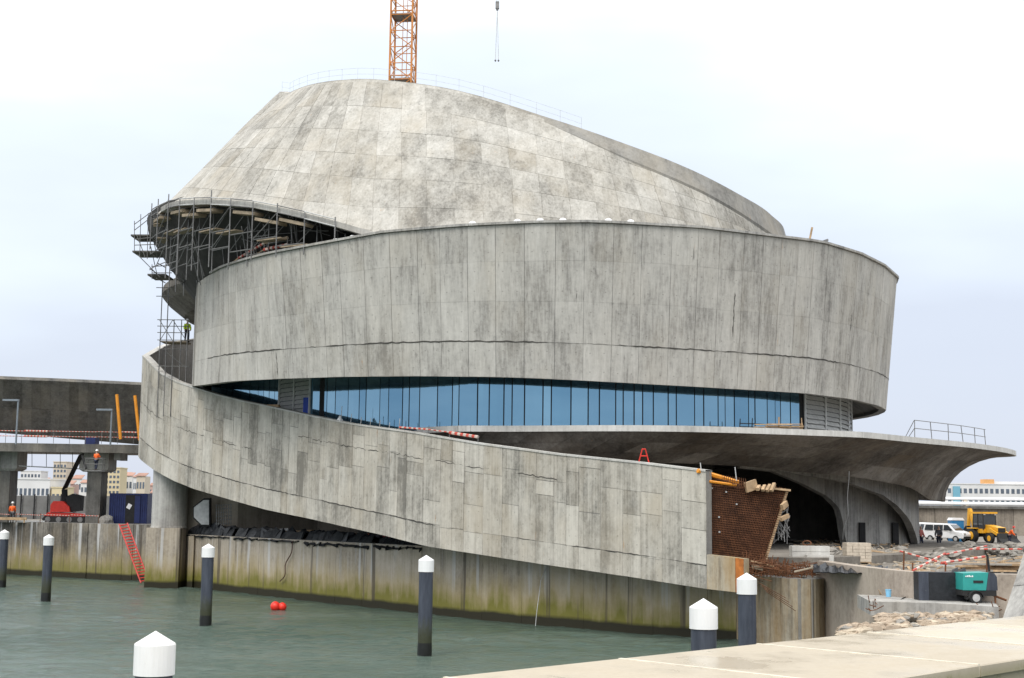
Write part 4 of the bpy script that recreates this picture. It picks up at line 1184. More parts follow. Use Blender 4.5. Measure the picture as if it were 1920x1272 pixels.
# tower scaffold beside the drum
ts = thing('scaffold_tower', 'slim tube scaffold tower between the drum and the ramp turn', 'scaffold', tuple(ground(318, 107, 13)))
us = (299, 311, 324, 338, 350); Ys = (106.5, 108.2)
for Y in Ys:
    for u in us:
        a = ground(u, Y, 18); rod('standard', (a.x, a.y, 13.2), (a.x, a.y, 24.0 if u < 320 else 20.8), .04, M['steel'], ts)
    for v in (540, 556, 600, 612, 624, 638, 655, 687):
        zz = z_for(ground(320, Y, 18).x, Y, v)
        a, b = ground(295 if v > 580 else 293, Y, zz), ground(354 if v > 580 else 325, Y, zz); rod('ledger', a, b, .03, M['steel'], ts)
    for u0, v0, u1, v1 in ((299, 600, 324, 640), (324, 600, 350, 640), (299, 640, 324, 600), (311, 660, 350, 690)):
        rod('brace', at(u0, v0, Y), at(u1, v1, Y), .028, M['steel'], ts)
zdk = z_for(ground(335, 107.3, 19).x, 107.3, 643)
bar('plank', ground(306, 107.35, zdk), ground(354, 107.35, zdk), 1.6, .08, M['plank'], ts)

# ---- people
def skin_mesh(name, pts, edges, radii, mat, parent):
    me = bpy.data.meshes.new(name); me.from_pydata([Vector(p) for p in pts], edges, []); me.materials.append(mat)
    o = bpy.data.objects.new(name, me); C.objects.link(o); o.parent = parent
    sk = o.modifiers.new('skin', 'SKIN'); sk.use_smooth_shade = True
    for v_, r_ in zip(me.skin_vertices[0].data, radii): v_.radius = (r_, r_) if isinstance(r_, float) else r_
    me.skin_vertices[0].data[0].use_root = True
    sb = o.modifiers.new('sub', 'SUBSURF'); sb.levels = 1; sb.render_levels = 1
    return o
def person(label, loc, rz, top, legs, hat, stoop=0.0, armup=0.0, stride=.08):
    t = thing('person', label, 'person', tuple(loc), rz)
    f = stoop
    P = [(0, 0, .95), (0, -.06 * f, 1.15), (0, -.22 * f, 1.36 - .05 * f), (0, -.30 * f, 1.50 - .08 * f), (0, -.35 * f - .02, 1.63 - .1 * f), (0, -.36 * f - .02, 1.74 - .11 * f),
         (.19, -.22 * f, 1.40 - .05 * f), (.25, -.2 * f - .05, 1.14), (.22, -.25 * f - .2, .95 + armup), (-.19, -.22 * f, 1.40 - .05 * f), (-.25, -.2 * f - .08, 1.14), (-.22, -.25 * f - .22, .97 + armup),
         (.1, 0, .88), (.11, -stride, .48), (.11, -stride * .6, .09), (.11, -stride * .6 - .15, .05), (-.1, 0, .88), (-.11, stride * .3, .48), (-.11, stride * 1.6, .09), (-.11, stride * 1.6 - .15, .05),
         (.21, -.27 * f - .28, .88 + armup), (-.21, -.27 * f - .30, .90 + armup)]
    E_ = [(0, 1), (1, 2), (2, 3), (3, 4), (4, 5), (2, 6), (6, 7), (7, 8), (8, 20), (2, 9), (9, 10), (10, 11), (11, 21), (0, 12), (12, 13), (13, 14), (14, 15), (0, 16), (16, 17), (17, 18), (18, 19)]
    R_ = [(.15, .11), (.14, .10), (.15, .11), .055, (.08, .095), .085, .065, .05, .04, .065, .05, .04, .09, .06, .045, .035, .09, .06, .045, .035, .035, .035]
    skin_mesh('body', P, E_, R_, M['skin'], t)
    ti = [0, 1, 2, 6, 7, 8, 9, 10, 11]
    mp_ = {a: i for i, a in enumerate(ti)}
    grow = lambda r, g_: (r[0] + g_, r[1] + g_) if isinstance(r, tuple) else r + g_
    skin_mesh('jacket', [P[i] for i in ti], [(mp_[a], mp_[b]) for a, b in E_ if a in mp_ and b in mp_], [grow(R_[i], .03) for i in ti], top, t)
    li = [0, 12, 13, 14, 16, 17, 18]; mp2 = {a: i for i, a in enumerate(li)}
    skin_mesh('trousers', [P[i] for i in li], [(mp2[a], mp2[b]) for a, b in E_ if a in mp2 and b in mp2], [grow(R_[i], .022) for i in li], legs, t)
    h = P[5]
    if hat is not None: MB().lathe((h[0], h[1], h[2] - .02), [(.155, 0), (.125, .02), (.12, .07), (.085, .13), (0, .15)], 14).build('helmet', hat, t, local=True, smooth=True)
    for i in (15, 19):
        x, y, z = P[i]; MB().box((x - .05, y - .06, -.005), (x + .05, y + .2, .09)).build('boot', M['rubber'], t, local=True)
    return t
p = ground(350, 107.3, zdk + .04)
person('worker in a yellow vest standing on the scaffold beside the drum', p, rad(25), M['hivis'], M['jeans'], M['white'])

# ---- rebar at the ramp's broken end
RE = 69.3
rc = thing('rebar_cage', 'rusty rebar wall with timber formwork at the unfinished ramp end', 'rebar', tuple(at(1380, 1040, RE)))
qa, qb, qc, qd = at(1322, 905, RE - .2), at(1474, 922, RE + .9), at(1432, 1058, RE + .7), at(1322, 1044, RE - .2)
S_re = ruled([qd.lerp(qc, i / 20) for i in range(21)], [qa.lerp(qb, i / 20) for i in range(21)])
shell(S_re, 20, 4, .06, 1, 'formwork_board', M['rustply'], rc)
m_ = MB()
for i in range(44): m_.tube(S_re(i / 43, 0) + Vector((-.05, -.09, -.1)), S_re(i / 43, 1) + Vector((-.05, -.09, .12 + .12 * random.random())), .014, n=5)
for j in range(34): m_.tube(S_re(0, j / 33) + Vector((-.05, -.13, 0)), S_re(1, j / 33) + Vector((.08, -.13, 0)), .013, n=5)
o = m_.build('rebar_mesh', M['rust'], rc); o['kind'] = 'stuff'
for i, (s_, t_) in enumerate(((.09, .93), (.27, .9), (.42, .75), (.08, .62), (.2, .55), (.07, .3), (.22, .35))):
    q = S_re(s_, t_); MB().lathe(q + Vector((-.05, -.17, 0)), [(.05, -.02), (.05, .05), (0, .06)], 8).build('tie_cone', M['palesteel'], rc)
bar('timber_rail', S_re(.5, 1) + Vector((0, -.1, .06)), S_re(1.0, 1) + Vector((.15, -.1, .06)), .3, .1, M['timber'], rc)
bar('timber_edge', S_re(1, 0) + Vector((0, -.08, 0)), S_re(1, 1) + Vector((.05, -.08, .1)), .12, .12, M['timber'], rc)
for u0, v0, u1, v1, w_ in ((1398, 915, 1418, 908, .5), (1420, 918, 1424, 912, .16), (1430, 920, 1434, 911, .14), (1438, 921, 1444, 910, .16), (1446, 921, 1452, 907, .14), (1466, 952, 1475, 944, .3), (1464, 974, 1478, 967, .2)):
    bar('plank_end', at(u0, v0, RE), at(u1, v1, RE + .3), .15, w_, M['timber'], rc)
rod('orange_roll', at(1308, 883, 68.6), at(1384, 905, 69.8), .12, M['orangepole'], rc); rod('orange_roll', at(1330, 903, 68.6), at(1380, 910, 69.4), .07, M['orangepole'], rc)
for u, v in ((1313, 868), (1378, 876)): rod('rod', at(u, v, 69), at(u + 3, v + 26, 69), .025, M['palesteel'], rc)
for i in range(18):
    a = at(1330 + i * 4, 903 + i * .6, 69.2); rod('stirrup', a, a + Vector((0, 0, .42)), .015, M['rust'], rc)
for v in (900, 905, 911): rod('stirrup', at(1326, v - 2, 69.1), at(1398, v + 4, 69.3), .015, M['rust'], rc)
hp = thing('rebar_heap', 'tangled heap of rusty starter bars on the rounded wall end', 'rebar', tuple(ground(1480, 68.6, 3.3)))
m_ = MB()
for i in range(170):
    u = random.uniform(1392, 1530); Y = random.uniform(67.6, 70.2)
    b = ground(u, Y, 3.25 + random.uniform(0, .3)); hgt = random.uniform(.3, 1.1) * (1.15 - .7 * (u - 1392) / 138)
    m_.tube(b, b + Vector((random.uniform(-.25, .25), random.uniform(-.2, .2), hgt)), .019, n=5)
for i in range(70):
    a = ground(random.uniform(1385, 1500), random.uniform(67.3, 69.6), 3.3 + random.uniform(0, .75)); m_.tube(a, a + Vector((random.uniform(.6, 1.6), random.uniform(-.4, .4), random.uniform(-.3, .25))), .019, n=5)
o = m_.build('bars', M['rust'], hp); o['kind'] = 'stuff'
m_ = MB()
for i in range(40):
    a = at(random.uniform(1440, 1482), random.uniform(940, 1010), 70.5); m_.tube(a, at(random.uniform(1440, 1482), random.uniform(960, 1035), 70.3), .02, n=5)
o = m_.build('loose_bars', M['steel'], hp); o['kind'] = 'stuff'
bar('board', at(1408, 1052, 68), at(1450, 1062, 68), .2, .06, M['timber'], hp); bar('board', at(1410, 1062, 67.9), at(1430, 1066, 67.9), .3, .2, M['plank'], hp)
for i in range(4): rod('long_bar', at(1424 + i * 4, 1094 + i * 5, 66.6), at(1474 + i * 6, 1122 + i * 8, 66.7), .015, M['rust'], hp)

# ---- black tarpaulins and debris along the sea wall's top
def sea_pt(u, inset=.0, z=4.12):
    p = min(sw_plan, key=lambda q: abs(proj(q)[0] - u)); n = Vector((.72, .69, 0)); return Vector((p.x, p.y, z)) + n * inset
def tarp(label, u0, u1, drape, seed, h=.55):
    rnd = random.Random(seed); n = 22; rows = []
    for j in range(7):
        row = []
        for i in range(n + 1):
            u = u0 + (u1 - u0) * i / n
            t_ = j / 6
            p = sea_pt(u, -.14 + 1.6 * t_)
            hang = drape * (.35 + .65 * abs(math.sin(i * 1.1 + seed))) * rnd.uniform(.5, 1.1)
            z_ = {0: -hang, 1: -hang * .35}.get(j, h * math.sin(math.pi * t_) * rnd.uniform(.4, 1.2) + .06)
            row.append(Vector((p.x + rnd.uniform(-.08, .08) - (.05 if j < 2 else 0), p.y - (.06 if j < 2 else 0) + rnd.uniform(-.05, .05), 4.14 + z_)))
        rows.append(row)
    back = [[q + Vector((.02, .03, -.03)) for q in r_] for r_ in rows]
    m_ = MB().grid(rows); m_.grid([r_[::-1] for r_ in back])
    return tag(m_.build('tarpaulin', M['tarp']), label, 'tarpaulin')
tarp('black tarpaulin bundled on the sea wall beside the round column', 334, 430, .25, 3, .8)
tarp('black tarpaulin folded over the sea wall under the ramp', 440, 560, .3, 5, .7)
tarp('black tarpaulin sagging in swags over the sea wall, beside the hanging hose', 565, 690, .55, 9, .6)
tarp('thin black sheet along the sea wall where the ramp comes down', 700, 790, .45, 12, .4)
rnd = random.Random(4)
for i, (u, mt, lab) in enumerate(((452, 'palesteel', 'pale steel offcut lying among the tarpaulins on the sea wall'), (490, 'timber', 'brown board lying among the tarpaulins on the sea wall'), (545, 'steel', 'grey tube lying across the tarpaulins on the sea wall'),
                                  (585, 'rust', 'rusty bar lying across the tarpaulins on the sea wall'), (620, 'red', 'red pipe lying behind the tarpaulins under the ramp'))):
    a = sea_pt(u, 1.0 + .2 * i, 4.5); b = sea_pt(u + 55, 1.4 + .2 * i, 4.75 - .05 * i)
    o = MB().obox((a + b) / 2, (b - a) / 2, Vector((.1, .1, 0)), Vector((0, 0, .09))).build('debris_bar', M[mt]); tag(o, lab, 'debris')
hs_ = [sea_pt(550, -.15, 4.0), sea_pt(548, -.2, 3.2), sea_pt(543, -.22, 2.4), sea_pt(535, -.24, 1.6), sea_pt(526, -.2, 1.15)]
tag(MB().poly_tube(catmull(hs_, 14), .04).build('hose', M['brownwire']), 'thin brown hose hanging down the face of the sea wall', 'hose')
o = MB()
for u in (363,):
    a = sea_pt(u, -.2, 2.2); o.box((a.x - .3, a.y - .25, -1), (a.x + .12, a.y + .1, 4.0))
tag(o.build('fender_post', M['seawall']), 'slim concrete fender strip on the sea wall beside the column', 'fender')
# water jet falling from the wall
a, b = sea_pt(1030, -.1, 3.2), sea_pt(1029, -.9, .02)
tag(MB().poly_tube([a, a.lerp(b, .3) + Vector((-.12, -.12, .25)), b.lerp(a, .2) + Vector((-.05, -.05, .1)), b], .022).build('water_jet', M['palesteel']), 'thin jet of water spilling from the sea wall', 'water jet')
#PART4
# ================================================================== WATER: mooring piles and buoys
pile0 = None
piles = [(292, 1183, 'thick mooring pile close to the pier, only its white cap and collar showing', None), (1319, 1122, 'mooring pile half hidden by the pier edge, beside a taller-looking twin', None),
         (1400, 1074, 'mooring pile in front of the rust-stained wall end', None), (799.5, 1041, 'mooring pile standing before the middle of the sea wall', None),
         (391, 1019.5, 'mooring pile standing before the tarpaulins on the sea wall', None), (92, 1002, 'mooring pile before the quay wall below the red lift', None), (9, 993, 'mooring pile before the quay wall below the orange worker', None)]
wid = [81, 49.5, 33, 27.2, 23.6, 21, 18.3]
for (u, v, lab, _), w in zip(piles, wid):
    ztip = 4.4
    P = at_z(u, v, ztip)
    if pile0 is None:
        pile0 = thing('mooring_pile', lab, 'pile', (0, 0, 0), 0, 'white capped mooring piles')
        R_ = .315
        body = MB().lathe((0, 0, 0), [(R_, .55), (R_, 3.70)], 28); body.build('shaft', M['pile'], pile0, local=True, smooth=True)
        MB().lathe((0, 0, 0), [(R_ + .004, -2.5), (R_ + .012, .3), (R_ + .002, .55)], 28).build('weedy_foot', M['pilewet'], pile0, local=True, smooth=True)
        MB().lathe((0, 0, 0), [(R_, 3.66), (R_ + .035, 3.66), (R_ + .035, 4.17), (R_ + .025, 4.19), (0.0, 4.4)], 28).build('cap', M['capwhite'], pile0, local=True)
        t_ = pile0
    else: t_ = copy_tree(pile0)
    t_.location = (P.x, P.y, 0); t_['label'] = lab
    t_.rotation_euler = (0, 0, random.uniform(0, 6))
for i, (u, v) in enumerate(((516, 1138), (529, 1138))):
    p = at_z(u, v + 6, 0)
    r_ = .31 if i == 0 else .27
    b = MB().lathe((p.x, p.y, r_ * .72), [(0.001, -r_)] + [(r_ * math.cos(rad(a)), r_ * math.sin(rad(a))) for a in range(-75, 80, 15)] + [(0.02, r_)], 20).build('buoy', M['buoy'], smooth=True)
    tag(b, 'larger round red buoy floating beside a smaller one' if i == 0 else 'smaller round red buoy floating beside a larger one', 'buoy', 'red buoys')

# ================================================================== LEFT: footbridge, lift, cabin
ZQ = 4.66
fb = thing('footbridge', 'dark concrete footbridge on thick pillars joining the building', 'footbridge', (-35, 128, ZQ))
bandt = [at(u, v, Y) for u, v, Y in ((-160, 704, 123), (0, 711, 125), (130, 716, 126.5), (262, 722, 128), (330, 726, 129))]
bandb = [at(u, v, Y) for u, v, Y in ((-160, 800, 128), (0, 812, 130), (130, 823, 131.5), (262, 834, 133), (330, 840, 134))]
S_fb = ruled(resample(catmull(bandb, 60), 40), resample(catmull(bandt, 60), 40))
shell(S_fb, 39, 3, .4, 1, 'parapet_band', M['shade'], fb)
for i in range(26):
    a, b = .04 + i * .036, .04 + (i + 1) * .036
    for q0, q1 in ((0.01, .5), (.5, .99)):
        panel(S_fb, a, b, q0, q1, 1, 'parapet_panel', M['shade'], fb, gap=.03, lift=.012 + random.uniform(0, .012))
dk = [(ground(-160, 122, 11.2), ground(-160, 133, 11.2)), (ground(300, 124, 11.2), ground(300, 134, 11.2))]
MB().prism([dk[0][0] + Vector((0, 0, -.1)), dk[1][0] + Vector((0, 0, -.1)), dk[1][1] + Vector((0, 0, -.1)), dk[0][1] + Vector((0, 0, -.1))], (0, 0, .55)).build('deck', M['grey'], fb)
bar('edge_beam', ground(-160, 121.9, 11.32), ground(300, 123.9, 11.32), .3, .75, M['shade'], fb)
for uc in (12, 182, -150):
    p = ground(uc, 126.2, 8)
    pil = MB().box((p.x - .64, p.y - 1.0, ZQ), (p.x + .64, p.y + 1.0, 9.3)).build('pillar', M['shade'], fb)
    MB().add([(p.x + sx * a, p.y + sy * b, z_) for z_, a, b in ((9.28, 1.0, 1.1), (9.5, 1.32, 1.3), (9.51, 1.32, 1.3), (11.1, 1.32, 1.3)) for sx, sy in ((-1, -1), (1, -1), (1, 1), (-1, 1))],
             [(3, 2, 1, 0)] + [(k * 4 + i, k * 4 + (i + 1) % 4, (k + 1) * 4 + (i + 1) % 4, (k + 1) * 4 + i) for k in range(3) for i in range(4)] + [(12, 13, 14, 15)]).build('capital', M['grey'], pil)
MB().box((ground(212, 124.6, 9).x, 124.6, 10.35), (ground(224, 124.6, 9).x, 127, 11.0)).build('bearing_block', M['grey'], fb)
rod('hanging_rail', at(36, 874, 124.5), at(160, 880, 124.5), .05, M['palesteel'], fb)
for u in (60, 87, 113, 136): rod('hanger', at(u, 846, 124.5), at(u, 876, 124.5), .03, M['steel'], fb)
tb = thing('bridge_tape_rail', 'red and white taped rail along the footbridge deck', 'barrier', tuple(ground(100, 122.6, 11.7)))
for u in range(-20, 262, 30):
    p = ground(u, 122.5, 11.7); rod('post', p, p + Vector((0, 0, 1.1)), .025, M['steel'], tb)
for hgt in (.62, 1.08):
    for a, b, r_ in ((-20, 45, .035), (45, 88, .085), (88, 180, .03), (180, 224, .025), (224, 258, .06)):
        striped('striped_tape', ground(a, 122.45, 11.7) + Vector((0, 0, hgt)), ground(b, 122.45, 11.7) + Vector((0, 0, hgt - .03)), r_, max(4, int((b - a) / 3)), tb)
for i, (u0, v0, u1, v1) in enumerate(((219, 740, 226, 824), (253, 742, 262, 826))):
    o = MB().tube(at(u0, v0, 122.2), at(u1, v1, 122.0), .14, n=10).build('raking_prop', M['orangepole'])
    a = at(u1, v1, 122.0)
    tag(o, 'tall orange raking prop against the dark bridge band, clear of the ramp' if i == 0 else 'tall orange raking prop against the dark bridge band, touching the ramp', 'prop', 'orange props')
for i, (u, v, hv) in enumerate(((30, 752, 28), (207, 770, 30))):
    p = ground(u, 121.9, 11.75)
    top_z = z_for(p.x, p.y, v)
    t_ = thing('lamp_post', 'grey lamp post with a flat arm over the bridge ' + ('pillar beside the orange worker' if i == 0 else 'beside the orange props'), 'lamp post', tuple(p), 0, 'bridge lamp posts')
    rod('post', p - Vector((0, 0, .2)), (p.x, p.y, top_z), .085, M['lamp'], t_, 8)
    MB().box((p.x - 1.35, p.y - .16, top_z - .02), (p.x + .08, p.y + .16, top_z + .14)).build('lamp_head', M['lamp'], t_)
# small things on the bridge deck
o = MB().box((ground(160, 123.6, 12).x, 123.4, 11.65), (ground(180, 123.6, 12).x, 124.6, 12.3)).build('tool_box', M['navy']); tag(o, 'dark blue box on the bridge deck above the pillar', 'box')

# quay things
def quay(u, Y): return ground(u, Y, ZQ)
ho = thing('hoarding', 'grey site hoarding with dark posts behind the lift', 'fence', tuple(quay(90, 150)))
for i in range(12):
    a, b = quay(-60 + i * 25, 150), quay(-60 + (i + 1) * 25 - .8, 150); zt_ = z_for(a.x, 150, 929)
    MB().box((a.x, 149.96, ZQ), (b.x, 150.06, zt_ - random.uniform(0, .08))).build('panel', M['hoarding'], ho)
    rod('post', (a.x - .05, 149.8, ZQ), (a.x - .05, 149.8, zt_ + .12), .1, M['dark'], ho)
pw = thing('harbour_wall', 'long low white-topped harbour wall beyond the hoarding', 'wall', (-60, 230, 3))
MB().box((-160, 230, -1), (-24, 231, 6.9)).build('wall_body', M['citywhite'], pw); MB().box((-160, 229.7, 6.9), (-24, 231.2, 7.5)).build('wall_top', M['white'], pw)
cab = thing('site_cabin', 'dark blue steel site cabin beside the round column', 'cabin', tuple(quay(237, 126)))
a, b = quay(203, 126), quay(275, 126); zt_ = z_for(a.x, 126, 925)
MB().box((a.x, 126, ZQ), (b.x, 128.4, zt_)).build('body', M['navy'], cab)
for i in range(18):
    x = a.x + (b.x - a.x) * (i + .5) / 18
    if not 8 < i < 15: MB().box((x - .04, 125.95, ZQ + .1), (x + .04, 126.0, zt_ - .1)).build('rib', M['navy'], cab)
da, db_ = quay(234, 126), quay(262, 126)
MB().box((da.x, 125.93, ZQ + .05), (db_.x, 125.99, zt_ - .15)).build('doorway', M['dark'], cab)
MB().obox((da.x + .35, 125.9, ZQ + 1.55), Vector((.16, 0, -.09)), Vector((0, .015, 0)), Vector((.11, 0, .2))).build('notice', M['white'], cab)
MB().box((db_.x - .5, 125.9, ZQ + .05), (db_.x, 125.96, zt_ - .2)).build('door', M['navy'], cab)
p = quay(197, 125)
o = MB().lathe((p.x + .1, p.y, ZQ), [(.62, 0), (.66, .3), (.5, .62), (.2, .75), (0, .78)], 12)
for v_ in o.v: v_.x += .08 * math.sin(v_.z * 9 + v_.y * 4)
tag(o.build('big_bag', M['grey']), 'grey bulk bag slumped on the quay beside the bridge pillar', 'bag')
la = thing('red_ladder', 'long red ladder leaning down the quay wall into the water', 'ladder', tuple(at(270, 1088, 111)))
l0, l1 = at(231, 982, 113.2), at(272, 1092, 111.4)
sd = Vector((.19, .06, .03))
for s_ in (-1, 1): rod('stile', l0 + sd * s_ * 1.6, l1 + sd * s_ * 1.6, .06, M['red'], la)
for i in range(20):
    q = l0.lerp(l1, (i + .5) / 20); rod('rung', q - sd * 1.6, q + sd * 1.6, .05, M['red'], la)
# boom lift
BL = quay(132, 127)
bl = thing('boom_lift', 'red tracked boom lift with raised black arm under the footbridge', 'boom lift', tuple(BL))
def bq(u, v, dy=0): return at(u, v, 127 + dy)
for dy in (-.9, .9):
    x0, x1 = bq(80, 970, dy).x, bq(163, 970, dy).x
    m_ = MB().prism([Vector((x0 + .3, 127 + dy - .22, ZQ)), Vector((x1 - .3, 127 + dy - .22, ZQ)), Vector((x1, 127 + dy - .22, ZQ + .3)), Vector((x1 - .25, 127 + dy - .22, ZQ + .6)), Vector((x0 + .25, 127 + dy - .22, ZQ + .6)), Vector((x0, 127 + dy - .22, ZQ + .3))], (0, .44, 0))
    tr_ = m_.build('track', M['rubber'], bl)
    for k in range(4):
        x = x0 + .55 + (x1 - x0 - 1.1) * k / 3
        MB().tube((x, 127 + dy - .26, ZQ + .3), (x, 127 + dy + .26, ZQ + .3), .24, n=14).build('roller', M['steel'], tr_)
x0, x1 = bq(96, 950).x, bq(170, 950).x
MB().prism([Vector((x0 - .4, 126.3, ZQ + .62)), Vector((x1 + .7, 126.3, ZQ + .45)), Vector((x1 - .6, 126.3, ZQ + .85)), Vector((x0, 126.3, ZQ + .95))], (0, 1.4, 0)).build('chassis', M['red'], bl)
x0, x1 = bq(100, 945).x, bq(137, 945).x
MB().prism([Vector((x0, 126.2, ZQ + .96)), Vector((x1, 126.2, ZQ + .96)), Vector((x1 - .1, 126.2, ZQ + 1.45)), Vector((x1 - .7, 126.2, ZQ + 1.95)), Vector((x0 + .25, 126.2, ZQ + 1.95)), Vector((x0, 126.2, ZQ + 1.6))], (0, 1.5, 0)).build('engine_cover', M['red'], bl)
MB().prism([bq(130, 960, -.5), bq(150, 958, -.5), bq(152, 930, -.5), bq(136, 926, -.5), bq(122, 932, -.5)], (0, 1.0, 0)).build('turret', M['dark'], bl)
rod('lower_arm', bq(122, 944), bq(121, 918), .28, M['dark'], bl, 8)
MB().obox((bq(121, 917) + bq(153, 852, -5.6)) / 2, (bq(153, 852, -5.6) - bq(121, 917)) / 2, Vector((.2, 0, .09)), Vector((0, .2, 0))).build('telescopic_arm', M['dark'], bl)
rod('arm_ram', bq(128, 932, -.3), bq(142, 926, -.3), .09, M['palesteel'], bl); rod('arm_ram', bq(124, 914, -.2), bq(138, 885, -.2), .07, M['steel'], bl)
bc = bq(178, 873, -6.0)
for x in (-.75, .75):
    for y in (-.4, .4): rod('basket_post', bc + Vector((x, y, -.45)), bc + Vector((x, y, .6)), .03, M['steel'], bl)
for z_ in (-.45, .1, .6):
    for a, b in (((-.75, -.4), (.75, -.4)), ((.75, -.4), (.75, .4)), ((.75, .4), (-.75, .4)), ((-.75, .4), (-.75, -.4))): rod('basket_rail', bc + Vector((*a, z_)), bc + Vector((*b, z_)), .028, M['steel'], bl)
MB().box((bc.x - .78, bc.y - .43, bc.z - .52), (bc.x + .78, bc.y + .43, bc.z - .46)).build('basket_floor', M['steel'], bl)
rod('basket_mount', bq(153, 852, -5.6), bc + Vector((-.75, 0, -.3)), .1, M['dark'], bl)
person('worker in orange standing in the basket of the lift', bc + Vector((.1, 0, -.45)), rad(160), M['orange'], M['jeans'], M['white'], armup=.3)
person('worker in orange walking on the quay beside the hoarding', quay(22, 124), rad(195), M['orange'], M['greycloth'], M['white'], stride=.16)
t_ = thing('quay_tape', 'red and white tape strung along the quay edge below the lift', 'barrier', tuple(quay(110, 123.6)))
qs = [quay(u, 124.5 - .012 * u) for u in (-5, 30, 75, 130, 185)]
for p in qs: rod('post', p, p + Vector((0, 0, .85)), .03, M['rust'], t_)
for a, b in zip(qs, qs[1:]): striped('striped_tape', a + Vector((0, 0, .75)), b + Vector((0, 0, .68)), .03, 20, t_)
o = MB().obox(quay(52, 125) + Vector((0, 0, .1)), Vector((1.6, 0, 0)), Vector((0, .25, 0)), Vector((0, 0, .09))).build('beam', M['palesteel']); tag(o, 'long pale beam lying on the quay beside the orange worker', 'beam')
p = quay(20, 123.4); o = MB().obox(p + Vector((0, 0, .35)), Vector((1.4, 0, 0)), Vector((0, .05, 0)), Vector((0, 0, .12)));
for x in (-1.2, 1.2): o.box((p.x + x - .05, p.y - .05, ZQ), (p.x + x + .05, p.y + .05, ZQ + .3))
tag(o.build('low_barrier', M['timber']), 'low brown timber barrier at the feet of the orange worker', 'barrier')

# ================================================================== RIGHT: building site
GR_ = 3.7
def site(u, Y, z=GR_): return ground(u, Y, z)
def pallet_stack(label, u, Y, w, h, d, mat, rows, cols, z=GR_):
    p = site(u, Y, z); t_ = thing('block_stack', label, 'block stack', tuple(p))
    for k in (-.8, 0, .8): MB().box((p.x + k * w / 2 - .06, p.y - d / 2, z), (p.x + k * w / 2 + .06, p.y + d / 2, z + .1)).build('pallet_skid', M['timber'], t_)
    MB().box((p.x - w / 2, p.y - d / 2, z + .1), (p.x + w / 2, p.y + d / 2, z + .14)).build('pallet_board', M['timber'], t_)
    bw_, bh = w / cols, (h - .14) / rows
    for j in range(rows):
        for i in range(cols):
            x = p.x - w / 2 + i * bw_ + random.uniform(-.01, .01); y0 = p.y - d / 2 + random.uniform(0, .03)
            MB().box((x + .008, y0, z + .145 + j * bh), (x + bw_ - .008, p.y + d / 2, z + .14 + (j + 1) * bh - .004)).build('block', mat, t_)
    return t_
pallet_stack('pallet stack of pale blocks in front of the curved wall', 1607, 76, 1.35, 1.15, 1.0, M['block'], 6, 4)
t_ = pallet_stack('low stack of long pale concrete blocks beside the rusty cage', 1518, 74, 2.0, 1.0, .9, M['coping'], 3, 1)
o = site(1540, 73.2)
t_ = thing('concrete_beam', 'squared pale concrete beam beside the low stack of blocks', 'beam', tuple(o)); MB().box((o.x - .8, o.y - .3, GR_), (o.x + .6, o.y + .3, GR_ + .55)).build('beam', M['coping'], t_)
m_ = MB().poly_tube([site(1513 + 8 * math.cos(a * .7), 74, 4.75 + .12 * math.sin(a * .7) + .1) for a in range(10)], .03); tag(m_.build('wire_coil', M['rust']), 'rusty wire coil on the low stack of blocks', 'wire')
# slab kerbs and boards lying about
rnd = random.Random(11)
kt = thing('kerb_edge', 'long pale kerb across the site before the curved wall', 'kerb', tuple(site(1640, 82)))
for i in range(9):
    a, b = site(1560 + i * 26, 84 - i * .2), site(1560 + (i + 1) * 26 - 1, 84 - (i + 1) * .2)
    bar('kerb_stone', a + Vector((0, 0, .14)), b + Vector((0, 0, .14)), .4, .28, M['coping'] if i not in (5, 6) else M['yellow'], kt)
sheet = MB(); rows = []
for j in range(5):
    rows.append([site(1525 + 140 * i / 24, 69.5 - j * 1.6 - .05 * i, GR_ + .06 + (.28 * math.sin(i * .9 + j) ** 2 if 0 < j < 4 else .02) + rnd.uniform(0, .06)) for i in range(25)])
sheet.grid(rows); sheet.grid([[q - Vector((0, 0, .03)) for q in r_][::-1] for r_ in rows])
tag(sheet.build('plastic_sheet', M['tarp']), 'crumpled black plastic sheet on the ground behind the beige wall', 'plastic sheet')
for i in range(14):
    u, Y = rnd.uniform(1560, 1890), rnd.uniform(66, 84); a = site(u, Y) + Vector((0, 0, .05 + .02 * (i % 3)))
    d_ = Vector((rnd.uniform(.5, 1.6), rnd.uniform(-.5, .5), rnd.uniform(0, .05)))
    o = MB().obox(a, d_, Vector((-d_.y, d_.x, 0)).normalized() * .12, Vector((0, 0, .035))).build('loose_plank', M[('timber', 'plank', 'palesteel')[i % 3]])
    tag(o, ('loose brown plank lying flat on the site ground', 'loose tan plank lying flat on the site ground', 'loose grey metal strip lying flat on the site ground')[i % 3], 'plank', 'planks strewn over the site')
ch = thing('barrier_poles', 'crossed red and white striped barrier poles on the site edge', 'barrier', tuple(site(1750, 62)))
for (u0, v0, u1, v1, Y0, Y1, r_) in ((1688, 1034, 1775, 1058, 64, 60, .07), (1712, 1070, 1772, 1038, 58.5, 61, .08), (1765, 1056, 1846, 1044, 60, 62.5, .085), (1772, 1040, 1850, 1024, 61, 65, .06), (1830, 1030, 1916, 1030, 66, 64, .06)):
    striped('striped_pole', at(u0, v0, Y0), at(u1, v1, Y1), r_ * .62, 11, ch)
for u, Y, h in ((1694, 63.5, 1.1), (1710, 60, .7), (1772, 61, .75), (1850, 63, .9)): rod('stake', site(u, Y), site(u, Y) + Vector((.05, 0, h)), .04, M['rust'], ch)
rod('stake', at(1851, 1040, 60), at(1855, 1072, 60), .05, M['dark'], ch)
lt = thing('timber_stack', 'stack of long reddish timbers behind the striped poles', 'timber', tuple(site(1860, 68)))
